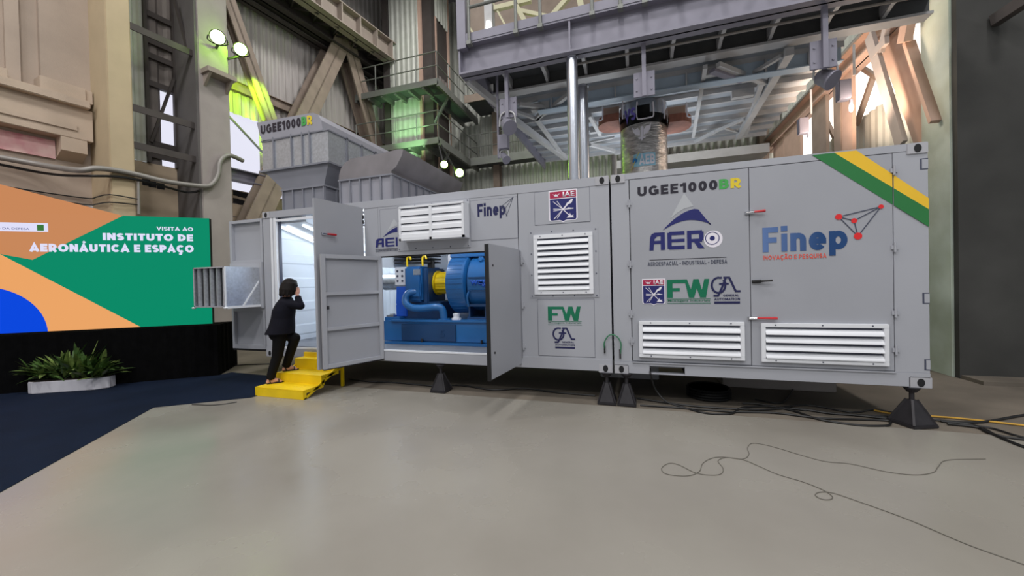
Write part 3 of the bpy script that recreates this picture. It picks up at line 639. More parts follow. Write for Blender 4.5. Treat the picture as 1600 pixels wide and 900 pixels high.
# panels of the front
MB().box(-3.60, -1.26, 0, .06, 2.09, 2.87).build('front_panel', M['cont'], lc)
MB().box(-1.27, X0, 0, .06, .58, 2.87).build('front_panel', M['cont'], lc)
mb = MB().box(-3.60, -1.26, .005, .05, 2.07, 2.09); mb.build('door_frame', M['dark'], lc)
MB().box(-3.60, -1.26, -.012, .02, .575, .60).build('door_sill', M['white'], lc)
def panel_outline(root, x0, x1, z0, z1, name='access_panel'):
    MB().box(x0, x1, -.005, .0, z0, z1).build(name, M['cont'], root, bevel=.002)
    m = Mark(FRONT, .0005, .001); w = .004
    for q in ((x0-w, x1+w, z0-w, z0), (x0-w, x1+w, z1, z1+w), (x0-w, x0, z0, z1), (x1, x1+w, z0, z1)): m.rect(*q)
    return m.build('panel_gap', M['dgrey'], root)
panel_outline(lc, -1.017, -.264, 2.41, 2.86); panel_outline(lc, -1.006, -.235, .60, 1.377)
panel_outline(lc, -3.56, -3.24, 2.19, 2.83); panel_outline(lc, -1.99, -1.27, 2.25, 2.83)
MB().box(-1.11, -.165, -.006, 0, 1.40, 2.33).build('vent_backing', M['cont'], lc, bevel=.002)
def rivets(root, x0, x1, z0, z1, n, k, y=-.006):
    mb = MB()
    for i in range(n+1):
        for z in (z0, z1): x = x0+(x1-x0)*i/n; mb.cyl((x, y-.004, z), (x, y, z), .009, n=8)
    for i in range(1, k):
        for x in (x0, x1): z = z0+(z1-z0)*i/k; mb.cyl((x, y-.004, z), (x, y, z), .009, n=8)
    return mb.build('rivet', M['dgrey'], root)
rivets(lc, -1.08, -.195, 1.425, 2.305, 3, 3)
def louver(root, x0, x1, z0, z1, n, y=-.006, fr=.055, d=.035):
    """white louvered vent: frame with turned slats"""
    mb = MB()
    for q in ((x0, x1, z1-fr, z1), (x0, x1, z0, z0+fr), (x0, x0+fr, z0+fr, z1-fr), (x1-fr, x1, z0+fr, z1-fr)): mb.box(q[0], q[1], y-d*.7, y, q[2], q[3])
    f = mb.build('louver_vent', M['white'], root, bevel=.003)
    MB().box(x0+fr, x1-fr, y-.004, y, z0+fr, z1-fr).build('louver_back', M['dgrey'], f)
    h = (z1-z0-2*fr)/n
    for i in range(n):
        z = z0+fr+i*h
        MB().prism([(x0+fr, y-d, z+.004), (x0+fr, y-d, z+.012), (x0+fr, y-d*.55, z+h*.52), (x0+fr, y-.006, z+h*.74), (x0+fr, y-.002, z+h*.70), (x0+fr, y-d*.5, z+h*.42)], (x1-x0-2*fr, 0, 0)).build('slat', M['white'], f, smooth=True)
    mb = MB()
    for i in range(3):
        for z in (z0+fr*.45, z1-fr*.45): x = x0+(x1-x0)*(.12+.38*i); mb.cyl((x, y-d*.7-.003, z), (x, y-d*.7, z), .008, n=8)
    mb.build('screw', M['dgrey'], f); return f
louver(lc, -1.041, -.234, 1.447, 2.269, 9)
# louvered weather box above the machine doorway
MB().box(-3.24, -2.0, -.012, 0, 2.155, 2.87).build('hood_flange', M['cont'], lc, bevel=.002)
rivets(lc, -3.21, -2.03, 2.18, 2.845, 4, 3, -.012)
yb = -.17; xa, za = PY(624, 326, yb).x, PY(624, 326, yb).z; xb = PY(726.5, 370, yb).x; zb_ = PY(640, 376, yb).z
hb = MB().box(xa, xb, yb, -.012, zb_, za+.02).build('louver_hood', M['white'], lc, bevel=.004)
mb = MB(); w = .035; xm = (xa+xb)/2
for q in ((xa, xb, za-.01, za+.02), (xa, xb, zb_, zb_+.035), (xa, xa+w, zb_, za), (xb-w, xb, zb_, za), (xm-.022, xm+.022, zb_, za)): mb.box(q[0], q[1], yb-.03, yb, q[2], q[3])
mb.build('hood_frame', M['white'], hb, bevel=.002)
for j in range(2):
    u0, u1 = (xa+w, xm-.022) if j == 0 else (xm+.022, xb-w)
    MB().box(u0, u1, yb-.004, yb-.001, zb_+.035, za-.01).build('louver_back', M['dgrey'], hb)
    n = 4; h = (za-.012-zb_-.037)/n
    for i in range(n):
        z = zb_+.037+i*h; MB().prism([(u0, yb-.026, z), (u0, yb-.022, z+h*.5), (u0, yb-.006, z+h*.9), (u0, yb-.004, z+h*.86), (u0, yb-.012, z)], (u1-u0, 0, 0)).build('slat', M['white'], hb)
# ---------------- doors of the left container
def leaf(root, hx, fxy, z0, z1, name, t=.05, ribs=(), back=False, flip=1):
    """door leaf standing between hinge (hx,0) and free edge; stiffened side on the flip side"""
    h, f_ = V((hx, 0, 0)), V((fxy[0], fxy[1], 0)); d = (f_-h); w = d.length; d.normalize(); n = V((d.y, -d.x, 0))*flip
    o = MB().obox(h+V((0, 0, z0)), d*w, n*.012, V((0, 0, z1-z0))).build(name, M['cont2'], root, bevel=.002)
    mb = MB(); b = .06
    def rect(s0, s1, za, zb2): mb.obox(h+d*s0+n*.012+V((0, 0, za)), d*(s1-s0), n*(t-.012), V((0, 0, zb2-za)))
    rect(0, b, z0, z1); rect(w-b, w, z0, z1); rect(b, w-b, z0, z0+b); rect(b, w-b, z1-b, z1)
    for r in ribs: rect(b, w-b, z0+(z1-z0)*r-.025, z0+(z1-z0)*r+.025)
    mb.build('door_rim', M['cont'], o, bevel=.004)
    return o, h, d, n, w
def grip(parent, p, d, n, ln=.17, red=True):
    """toggle latch lying on a door face"""
    MB().obox(p-d*.06-V((0, 0, .018))+n*.001, d*.09, n*.02, V((0, 0, .036))).cyl(p+n*.02-d*.05, p+n*.02+d*.04, .009, n=8).build('latch', M['chrome'] if red else M['black'], parent)
    MB().cyl(p+n*.028+d*.03, p+n*.034+d*ln, .012 if red else .013, .016 if red else .011, n=10).build('latch_grip', M['red'] if red else M['black'], parent)
td, h, d, n, w = leaf(lc, -3.885, (-4.0, -.87), .44, 2.887, 'tall_door', ribs=(.35, .68), flip=1)
face = n*-1; grip(td, V((-3.985, -.72, 2.39))+face*.002, -d*-1 if False else V((.13, .99, 0)).normalized(), face)
md, h, d2, n2, w2 = leaf(lc, -3.59, (-3.93, -.885), .455, 2.085, 'machine_door', ribs=(.345, .655), flip=-1)
MB().obox(h+d2*(w2-.09)+n2*.05+V((0, 0, 1.3)), d2*.03, n2*.015, V((0, 0, .05))).build('latch', M['iron'], md)
MB().obox(h+V((0, 0, .445))-n2*.004, d2*w2, n2*.06, V((0, 0, .012))).build('door_seal', M['black'], md)
rd, h, d3, n3, w3 = leaf(lc, -1.25, (-1.335, -.98), .475, 2.085, 'machine_door', ribs=(.345, .655), flip=1)
for z in (.78, 1.83): MB().cyl(h+d3*(w3-.1)-n3*.006+V((0, 0, z)), h+d3*(w3-.1)+V((0, 0, z)), .014, n=10).build('bolt', M['iron'], rd)
MB().obox(h+d3*w3+V((0, 0, .46))-n3*-.0, d3*.012, n3*.05, V((0, 0, 1.62))).build('door_seal', M['black'], rd)
mb = MB().box(-1.255, -1.235, -.02, .0, .56, 2.07); mb.build('hinge_strip', M['chrome'], lc)
for z in (.72, 1.3, 1.92): hinge(lc, -1.22, z)
# left leaf, folded flat against the end, with the intake duct on it
ld = MB().box(-6.9, -6.08, .055, .067, .52, 2.888).build('folded_door', M['cont2'], lc)
mb = MB()
for q in ((-6.9, -6.84, .52, 2.888), (-6.13, -6.08, .52, 2.888), (-6.84, -6.13, .52, .59), (-6.84, -6.13, 2.83, 2.888), (-6.84, -6.13, 1.21, 1.27), (-6.84, -6.13, 2.10, 2.15)): mb.box(q[0], q[1], .0, .055, q[2], q[3])
mb.build('door_rim', M['cont'], ld, bevel=.004)
MB().box(-6.9, -6.08, .01, .03, .485, .52).build('door_seal', M['black'], ld)
dx0, dx1, dy, dz0, dz1 = -6.86, -6.13, -.65, 1.325, 2.0
MB().box(-6.86, -6.07, -.04, -.001, 1.27, 2.10).build('duct_flange', M['cont'], ld, bevel=.004)
mb = MB(); t = .012
mb.box(dx1-t, dx1, dy, -.04, dz0, dz1); mb.box(dx0, dx0+t, dy, -.04, dz0, dz1); mb.box(dx0+t, dx1-t, dy, -.04, dz1-t, dz1); mb.box(dx0+t, dx1-t, dy, -.04, dz0, dz0+t)
dk = mb.build('intake_duct', M['galv'], ld)
mb = MB()
mb.prism([(dx1, -.06, dz0+.44), (dx1, -.06, dz0+.40), (dx1, -.34, dz0+.0), (dx1, -.37, dz0+.0)], (.012, 0, 0))
mb.box(dx1, dx1+.02, dy-.02, -.04, dz0-.025, dz0+.012); mb.box(dx1-.01, dx1+.012, dy-.01, dy+.012, dz0, dz1)
mb.build('duct_stiffener', M['white'], dk)
mb = MB().box(dx0, dx1, dy-.012, dy, dz1-.02, dz1); mb.box(dx0, dx1, dy-.012, dy, dz0, dz0+.02); mb.box(dx0, dx0+.02, dy-.012, dy, dz0, dz1); mb.box(dx1-.02, dx1, dy-.012, dy, dz0, dz1)
mb.build('duct_lip', M['galv'], dk)
for i in range(5):
    x = dx0+.05+i*.15; MB().prism([(x, dy+.02, dz0+.02), (x+.045, dy+.005, dz0+.02), (x+.06, dy+.05, dz0+.02), (x+.035, dy+.14, dz0+.02), (x+.015, dy+.12, dz0+.02)], (0, 0, dz1-dz0-.04)).build('duct_baffle', M['galv'], dk)
MB().box(dx0+.02, dx1-.02, dy+.18, dy+.19, dz0+.02, dz1-.02).build('duct_back', M['black'], dk)
for x in (dx0-.02, dx1): MB().ball((x, dy, dz0-.01), .03, 10, (1.4, 1, .6)).build('duct_foot', M['white'], dk)
# inner slanted duct and its lit tubes
du = MB().prism([(-5.94, .12, 2.78), (-5.94, 2.3, 2.2), (-5.94, 2.3, 2.9), (-5.94, .12, 2.9)], (.75, 0, 0)).build('ceiling_duct', M['inner'], lc)
for x in (-5.86, -5.72, -5.35): MB().cyl((x, .2, 2.735), (x, 2.2, 2.205), .016, n=8).build('fluorescent_tube', M['tubeon'], du)
for p in ((-4.9, 1.3, 2.5),): point(p, 38, (.86, .94, 1), .25, 'container_light')
for x in (-4.7, -5.2): MB().cyl((x, .25, 2.88), (x, 2.2, 2.88), .018, n=8).build('fluorescent_tube', M['tubeon'], lc)
for x in (-3.1, -2.0): MB().cyl((x-.4, .45, 2.86), (x+.4, .45, 2.86), .018, n=8).build('fluorescent_tube', M['tubeon'], lc)
for p in ((-3.2, .32, 2.45), (-2.0, .32, 2.45)): point(p, 13, (.92, .96, 1), .15, 'container_light')
# corner castings
castings(lc, [(X0-.178, X0, ZB, ZB+.118), (X0-.178, X0, ZT-.118, ZT), (XL, XL+.178, ZT-.118, ZT), (XL, XL+.178, ZB, ZB+.118)])
# ---------------- marks on the left container
def iae(root, x0, x1, z0, z1):
    w, h = x1-x0, z1-z0; c = (x0+x1)/2
    def sh(e): return [(x0+e, z1-e), (x0+e, z0+h*.12), (x0+e+w*.02, z0+h*.075+e*.3), (x0+e+w*.07, z0+h*.05+e*.6), (c-w*.12, z0+h*.05+e*.8), (c, z0+e), (c+w*.12, z0+h*.05+e*.8), (x1-e-w*.07, z0+h*.05+e*.6), (x1-e-w*.02, z0+h*.075+e*.3), (x1-e, z0+h*.12), (x1-e, z1-e)]
    o = Mark(FRONT, .006).poly(sh(0)).build('emblem', M['whitev'], root)
    e = w*.045; zb = z1-h*.24
    Mark(FRONT, .0075).rect(x0+e, x1-e, zb, z1-e).build('emblem_band', M['crimson'], o)
    pts = sh(e); pts[0] = (x0+e, zb-w*.03); pts[-1] = (x1-e, zb-w*.03)
    Mark(FRONT, .0075).poly(pts).build('emblem_field', M['navy'], o)
    letters('IAE', FRONT, (x0+w*.5, x1-w*.09, zb+h*.025, z1-e-h*.025), M['whitev'], o, 'emblem_lettering', .03, .009)
    m = Mark(FRONT, .009); cx, cz = x0+w*.5, z0+h*.40
    def P(a, b): return (x0+w*a, z0+h*b)
    for a, b in (((.16, .66), .014), ((.30, .66), .014), ((.17, .43), .012), ((.17, .37), .012), ((.18, .12), .012), ((.30, .14), .012)): m.line([P(*a), (cx, cz)], w*.022)
    m.line([(cx, cz), P(.80, .68)], w*.05); m.poly([P(.68, .54), P(.74, .66), P(.86, .70), P(.80, .58)]); m.poly([P(.60, .55), P(.68, .62), P(.70, .57), P(.64, .50)])
    m.line([(cx, cz), P(.85, .41)], w*.03); m.poly([P(.66, .39), P(.66, .45), P(.88, .41)])
    m.line([(cx, cz), P(.72, .20)], w*.03); m.poly([P(.62, .13), P(.68, .19), P(.72, .20), P(.74, .28), P(.77, .20), P(.87, .21), P(.82, .17), P(.89, .13)])
    m.poly([P(.13, .90), P(.22, .86), P(.26, .89), P(.30, .86), P(.40, .90), P(.32, .83), P(.35, .80), P(.27, .82), P(.19, .80), P(.22, .83)])
    m.build('emblem_rays', M['whitev'], o)
def fw(root, x0, x1, z0, z1):
    w, h = x1-x0, z1-z0; m = Mark(FRONT, .006)
    zl = z0+h*.24
    def P(a, b): return (x0+w*a, zl+(z1-zl)*b)
    m.poly([P(0, 0), P(.13, 0), P(.13, 1), P(0, 1)]); m.poly([P(.13, .35), P(.30, .35), P(.30, .53), P(.13, .53)]); m.poly([P(.13, .8), P(.43, .8), P(.47, 1), P(.13, 1)])
    m.poly([P(.43, .8), P(.51, 0), P(.63, 0), P(.56, .45), P(.47, 1)]); m.poly([P(.51, 0), P(.63, 0), P(.715, .66), P(.74, 1), P(.62, 1)])
    m.poly([P(.62, 1), P(.74, 1), P(.86, 0), P(.77, 0)]); m.poly([P(.77, 0), P(.90, 0), P(.98, 1), P(.87, 1)])
    m.rect(x0, x1, zl-h*.06, zl-h*.04); m.rect(x0, x1, z0, z0+h*.02)
    o = m.build('logo', M['green'], root)
    letters('Montagens Industriais', FRONT, (x0+w*.01, x1-w*.01, z0+h*.06, z0+h*.16), M['green'], o, 'logo_lettering', .01, .006)
def gal(root, x0, x1, z0, z1):
    w, h = x1-x0, z1-z0; m = Mark(FRONT, .006)
    def P(a, b): return (x0+w*a, z0+h*b)
    t = w*.075; s = h/w
    pts = [P(.36, .97)]+[P(.26+.24*math.cos(math.radians(q)), .69+.285*math.sin(math.radians(q))) for q in range(75, 400, 18)]+[P(.52, .74)]
    m.line(pts, t); m.line([P(.30, .74), P(.60, .74)], t*.9); m.line([P(.52, .97), P(.38, .60), P(.24, .30), P(.10, .30)], t); m.line([P(.46, .97), P(.64, .97), P(.86, .46), P(1, .46)], t)
    m.rect(x0+w*.1, x1, z0, z0+h*.085)
    o = m.build('logo', M['navydark'], root)
    block('GENERAL', FRONT, (x0+w*.42, x0+w*.97, z0+h*.27, z0+h*.35), M['navydark'], o, 'logo_lettering', .18)
    block('AUTOMATION', FRONT, (x0+w*.1, x1, z0+h*.13, z0+h*.22), M['navydark'], o, 'logo_lettering', .2)
def aero(root, x0, x1, zt, zl, ext=True):
    """arc over the word; x0..x1 span the letters and ring, zl..zt letters height"""
    w, h = x1-x0, zt-zl
    def P(a, b): return (x0+w*a, zl+h*b)
    up_ = [P(.20+.485*t, 1.12+1.08*(1-(1-t)**1.9)) for t in [i/10 for i in range(11)]]
    lo_ = [P(.20+.66*t, 1.12+(.10*t)+.42*math.sin(math.pi*t*.94)) for t in [i/12 for i in range(13)]]
    m = Mark(FRONT, .006)
    for i in range(12):
        def topat(t):
            a = .20+.66*t
            if a <= .685: k = (a-.2)/.485; return P(a, 1.12+1.08*(1-(1-k)**1.9))
            k = (a-.685)/.175; return P(a, 2.2+(1.24-2.2)*k)
        t0, t1 = i/12, (i+1)/12
        m.poly([lo_[i], lo_[i+1], topat(t1), topat(t0)])
    o = m.build('logo', M['navy'], root)
    Mark(FRONT, .0055).poly([P(.31, 1.75), P(.505, 3.1), P(.63, 2.35), P(.50, 2.24), P(.40, 2.02)]).build('logo_peak', M['palev'], o)
    m = Mark(FRONT, .006); q = h*.16
    # A E R as squared strokes
    def R(a0, a1, b0, b1): m.rect(*[x0+w*a0, x0+w*a1][:2], zl+h*b0, zl+h*b1)
    m.poly([P(0, 0), P(.06, 0), P(.075, .62), P(.11, .78), P(.17, .8), P(.17, 1), P(.08, 1), P(.035, .92), P(.015, .75)]); R(.165, .225, 0, 1); R(.06, .17, .36, .54)
    R(.262, .32, .05, .95); R(.285, .50, .8, 1); R(.32, .50, .41, .58); R(.285, .50, 0, .2)
    R(.535, .595, 0, 1); R(.595, .74, .8, 1); R(.70, .76, .45, .92); R(.595, .74, .36, .54); m.poly([P(.63, .36), P(.70, .36), P(.77, 0), P(.69, 0)])
    m.build('logo_lettering', M['navy'], o)
    cx, cz = x0+w*.875, zl+h*.52
    Mark(FRONT, .0055).disc(cx+w*.012, cz-w*.012, w*.125).build('logo_halo', M['whitev'], o)
    m = Mark(FRONT, .007).disc(cx, cz, w*.095, ri=w*.085); m.disc(cx, cz, w*.035); m.build('logo_ring', M['navy'], o)
    return o
iae(lc, -.818, -.425, 2.421, 2.861); fw(lc, -.863, -.403, 1.027, 1.278); gal(lc, -.80, -.50, .705, .99)
aero(lc, -3.657, -2.95, 2.375, 2.235)
block('AEROESPACIAL', FRONT, (-3.66, -3.24, 2.165, 2.188), M['dgrey'], lc, t=.17); Mark(FRONT, .006).rect(-3.66, -3.24, 2.20, 2.208).build('logo_rule', M['ink'], lc)
def finep(root, x0, x1, zb, zt, m1, m2, small=True, nodes=None, msub=None):
    o = block('Finep', FRONT, (x0, x1, zb+(zt-zb)*.195, zt), m2, root, 'logo_lettering', .215, .10)
    if nodes:
        w = .012*(x1-x0); mm = Mark(FRONT, .0065)
        for i, j in ((0, 1), (0, 2), (0, 3), (1, 2), (1, 3), (2, 3)):
            if (i, j) != (1, 2) or True: mm.line([nodes[i], nodes[j]], w)
        mm.build('logo_line', M['dgrey'], o)
        for (a, b), r in zip(nodes, (.05, .042, .058, .036)): Mark(FRONT, .008).disc(a, b, r*(x1-x0)*(.8 if small else .4)).build('logo_node', M['redv'] if small else M['dgrey'], o)
    return o
nd = [fx(783, 323), fx(790, 325), fx(792, 337), fx(802, 308)]
finep(lc, -1.877, -1.447, 2.545, 2.775, None, M['navydark'], False, nd)
# ---------------- machine set inside
ms = empty('compressor_skid', (-2.6, 1.1, .6), 'blue motor and gearbox set with yellow coupling guard inside the long container', 'machine')
sk = MB().box(-4.0, -1.15, .6, 1.9, .64, 1.0).build('skid_frame', M['blue'], ms, bevel=.012)
mb = MB().box(-3.95, -1.15, .52, .6, .60, .64); mb.box(-3.82, -1.15, .56, 1.0, .985, 1.02); mb.build('skid_flange', M['blue'], ms, bevel=.004)
MB().box(-3.62, -2.57, .575, .6, .66, .945).build('skid_cover', M['blued'], ms, bevel=.008)
letters('5', Plane((0, .574, 0), (1, 0, 0), (0, 0, 1)), (-2.86, -2.77, .73, .85), M['blued'], ms, 'raised_mark', 0, .001, .006)
for x in (-3.2, -2.1): MB().cyl((x, .56, .60), (x, .56, .70), .02, n=8).build('anchor_bolt', M['iron'], ms)
my, mz = 1.15, 1.63
mt = MB().lathe((-2.78, my, mz), (1, 0, 0), [(0, .40), (.0, .50), (.02, .53), (.34, .53), (.36, .5)], 40).build('motor_end_shield', M['blue'], ms, smooth=True)
mb = MB()
for i in range(40):
    t = 2*math.pi*i/40; c, s_ = math.cos(t), math.sin(t)
    if c < .5: mb.bar((-2.74, my+c*.529, mz+s_*.529), (-2.48, my+c*.529, mz+s_*.529), .012, .008)
mb.build('cooling_fin', M['blue'], mt)
mo = MB().lathe((-2.40, my, mz), (1, 0, 0), [(0, .43), (.02, .49), (.07, .49), (1.1, .49), (1.12, .45)], 40).build('motor_body', M['blue'], ms, smooth=True)
MB().box(-2.78, -1.3, my-.3, my+.3, 2.08, 2.16).build('motor_top', M['blue'], ms, bevel=.01)
pl = Plane((0, my-.487, 0), (1, 0, 0), (0, 0, 1)); letters('weg', pl, (-2.40+.08, -2.02, 1.56, 1.68), M['blue2'], mo, 'raised_lettering', .03, .001, .008)
m = Mark(pl, .0, .01); 
for q in ((-2.36, -1.98, 1.50, 1.515), (-2.36, -1.98, 1.715, 1.73), (-1.995, -1.98, 1.50, 1.73)): m.rect(*q)
m.build('raised_frame', M['blued'], mo)
MB().lathe((-2.18, my-.36, 2.03), (0, 1, 0), [(0, .03), (.02, .05), (.04, .03)], 16).build('lifting_eye', M['blue'], mo)
MB().box(-2.05, -1.95, .66, .74, 1.86, 2.02).build('junction_box', M['black'], mo, bevel=.01)
MB().box(-2.02, -1.96, .655, .66, 1.8, 1.86).build('tag_plate', M['white'], mo)
mb = MB().box(-2.42, -1.2, .72, 1.6, 1.02, 1.06)
for x in (-2.4, -2.1, -1.8, -1.5): mb.box(x, x+.03, .74, 1.5, 1.02, 1.28)
mb.box(-2.42, -1.2, .70, .78, 1.24, 1.28); mb.build('motor_foot', M['blued'], ms)
for x in (-2.38, -1.98): MB().tube([(x, .7, 1.24), (x, .66, 1.4), (x+.03, .68, 1.5)], .02).build('hose', M['blue'], ms, smooth=True)
mb = MB().lathe((-3.19, my, mz+.02), (1, 0, 0), [(0, .19), (0, .225), (.03, .225), (.03, .185), (.2, .185), (.40, .185), (.42, .21)], 32)
mb.build('coupling_guard', M['yellow'], ms, smooth=True)
mb = MB()
for i in range(12):
    t = 2*math.pi*i/12; mb.bar((-3.16, my+.19*math.cos(t), mz+.02+.19*math.sin(t)), (-2.8, my+.19*math.cos(t), mz+.02+.19*math.sin(t)), .014, .02)
mb.build('guard_rib', M['yellow'], ms)
gb = MB().box(-3.64, -3.30, .74, 1.5, 1.32, 1.95).build('gearbox', M['blue'], ms, bevel=.03)
MB().box(-3.30, -3.2, .80, 1.45, 1.28, 1.92).build('gearbox_flange', M['blued'], ms, bevel=.02)
MB().box(-3.56, -3.30, .70, .75, 1.40, 1.70).build('gearbox_cover', M['blue'], ms, bevel=.02)
MB().box(-3.45, -3.31, .735, .74, 1.80, 1.9).build('name_plate', M['silver'], gb)
MB().box(-3.7, -2.95, .8, 1.5, 1.0, 1.32).build('gearbox_base', M['blued'], ms, bevel=.02)
MB().tube([(-3.36, .78, 1.5), (-3.52, .68, 1.48), (-3.55, .62, 1.34), (-3.42, .58, 1.24), (-3.2, .58, 1.22), (-2.95, .6, 1.24), (-2.84, .63, 1.2), (-2.82, .66, 1.0)], .062, n=14).build('suction_pipe', M['blue'], ms, smooth='all')
MB().cyl((-2.82, .66, 1.0), (-2.82, .66, 1.04), .10, n=18).build('pipe_flange', M['blue'], ms)
MB().lathe((-2.6, .68, 1.0), (0, 0, 1), [(0, .08), (.05, .08), (.05, .05), (.12, .06), (.13, .03)], 16).build('breather_cap', M['white'], ms)
for x in (-3.28, -3.24, -3.2): MB().cyl((x, 1.0, 1.92), (x, 1.0, 2.06), .03, n=10).build('valve', M['black'], ms)
# left end of the set
MB().box(-4.02, -3.7, .66, 1.2, .64, 1.06).build('oil_tank', M['blue'], ms, bevel=.01)
MB().box(-4.0, -3.86, .7, .84, 1.06, 1.09).cyl((-3.93, .77, 1.09), (-3.93, .77, 1.11), .05, n=14).build('tank_cap', M['silver'], ms)
ca = MB().box(-3.86, -3.63, .78, 1.1, 1.06, 1.28).prism([(-3.86, .78, 1.28), (-3.63, .78, 1.28), (-3.62, .78, 1.6), (-3.84, .78, 1.6)], (0, .3, 0)).build('support_stand', M['blue2'], ms, bevel=.01)
cb = MB().box(-3.88, -3.63, .80, 1.1, 1.62, 1.95).build('control_box', M['white'], ms, bevel=.01)
mb = MB()
for i in range(3):
    for j in range(2): mb.cyl((-3.82+j*.1, .795, 1.70+i*.09), (-3.82+j*.1, .80, 1.70+i*.09), .022, n=10)
mb.build('gauge', M['dgrey'], cb)
for z in (2.02, 2.08, 2.14): MB().box(-3.95, -3.2, .9, 1.3, z, z+.025).build('cable_tray', M['black'] if z < 2.1 else M['iron'], ms)
for x in (-3.62, -3.30): MB().tube([(x-.03, .86, 1.96), (x-.03, .86, 2.1), (x+.02, .86, 2.14), (x+.05, .86, 2.08)], .018).build('yellow_hose', M['yellow'], ms, smooth=True)
MB().box(-3.0, -2.88, 1.2, 1.4, 1.95, 2.5).build('filter_stack', M['white'], ms)
MB().cyl((-4.6, 1.5, 1.7), (-3.7, 1.5, 1.7), .17, n=24).build('air_duct', M['silver'], ms, smooth=True)
for k in range(3): MB().tube([(-4.05, .85, .66), (-4.02, .72, .72+.03*k), (-3.98, .66, .68), (-3.93+.05*k, .62, .66)], .02).build('hose', M['black'], ms, smooth=True)
MB().box(-4.6, -1.1, 2.0, 2.15, .6, 2.2).build('rear_panel', M['inner'], ms)
# ---------------- right container
XA, XB = .012, 3.23
MB().box(XA+.01, XB-.01, .02, DEP-.02, .5, .58).build('floor_plate', M['innerfloor'], rc)
MB().box(XA, XB, .09, DEP, ZT-.06, ZT-.004).build('roof_panel', M['cont'], rc)
mb = MB().box(XA, .447, -.006, .1, ZB+.01, .56); mb.box(.858, XB, -.006, .1, ZB+.01, .56); mb.box(.447, .858, -.006, .1, ZB+.01, .425); mb.box(.447, .858, -.006, .1, .515, .56); mb.build('bottom_rail', M['cont'], rc, bevel=.003)
mb = MB().box(.44, .447, 0, DEP, .425, .515); mb.box(.858, .865, 0, DEP, .425, .515); mb.build('fork_pocket', M['dark'], rc)
MB().box(XA, XB, -.003, .09, 2.91, ZT).build('top_rail', M['cont'], rc, bevel=.003)
MB().box(XA, .235, 0, .1, .56, 2.91).build('corner_post', M['cont'], rc, bevel=.003)
MB().box(2.937, XB, 0, .1, .56, 2.91).build('corner_post', M['cont'], rc, bevel=.003)
MB().box(.2, 2.95, .03, .08, .55, 2.92).build('door_rebate', M['dark'], rc)
MB().box(XA+.05, XB-.05, DEP-.06, DEP-.005, .585, 2.92).build('back_wall', M['cont'], rc)
MB().box(XB-.05, XB-.002, .1, DEP, .585, 2.92).build('end_wall', M['cont'], rc); MB().box(XA+.002, XA+.05, .1, DEP, .585, 2.92).build('end_wall', M['cont'], rc)
MB().box(.24, 2.94, -.02, .0, .548, .566).build('drip_rail', M['cont'], rc, bevel=.003)
dl = MB().box(.245, 1.584, -.004, .04, .575, 2.903).build('door_leaf', M['cont2'], rc, bevel=.003)
dr = MB().box(1.591, 2.93, -.004, .04, .572, 2.903).build('door_leaf', M['cont2'], rc, bevel=.003)
for z in (2.60, 1.82, 1.18, .83): hinge(rc, .235, z)
for z in (2.72, 1.9, 1.2, .80): hinge(rc, 2.94, z)
louver(rc, .326, 1.512, .63, 1.09, 4, -.004, .045, .05); louver(rc, 1.683, 2.873, .625, 1.078, 4, -.004, .045, .05)
grip(rc, V((1.60, -.006, 2.378)), V((.99, -.1, .03)).normalized(), V((0, -1, 0)), .14); grip(rc, V((1.615, -.006, 1.135)), V((1, 0, 0)), V((0, -1, 0)), .23)
grip(rc, V((1.66, -.006, 1.566)), V((.99, -.1, .06)).normalized(), V((0, -1, 0)), .14, False)
castings(rc, [(XA, XA+.178, ZB, ZB+.118), (XA, XA+.178, ZT-.118, ZT), (XB-.178, XB, ZT-.118, ZT), (XB-.178, XB+.012, ZB, ZB+.118)])
for px, py in ((1444, 256), (1448, 466), (1451, 570)):
    a, b = fx(px, py); mb = Mark(FRONT, .001); mb.rect(a-.035, XB, b-.058, b+.058); o = mb.build('lashing_slot', M['dgrey'], rc); Mark(FRONT, .002).rect(a-.02, XB, b-.048, b+.048).build('lashing_plate', M['cont'], o)
# stripe, split where it crosses the door gap so the gap stays open
def stripe(pts, m, nm):
    Mark(FRONT, .0065).poly(pts).build(nm, m, rc)
def clip(pts, a0, a1):
    def cut(P, x, keep):
        R = []
        for (p, q) in zip(P, P[1:]+P[:1]):
            ip, iq = keep(p[0]-x), keep(q[0]-x)
            if ip: R.append(p)
            if ip != iq: t = (x-p[0])/(q[0]-p[0]); R.append((x, p[1]+t*(q[1]-p[1])))
        return R
    return cut(cut(pts, a0, lambda d: d >= 0), a1, lambda d: d <= 0)
G_ = [(2.213, 2.975), (2.42, 2.975), (3.228, 2.285), (3.228, 2.10)]; Y_ = [(2.42, 2.975), (2.62, 2.975), (3.228, 2.40), (3.228, 2.285)]
for pts, m, nm in ((G_, M['stripeg'], 'green_stripe'), (Y_, M['stripey'], 'yellow_stripe')):
    for a, b in ((0, 2.928), (2.94, 4)):
        c = clip(pts, a, b)
        if len(c) > 2: stripe(c, m, nm)
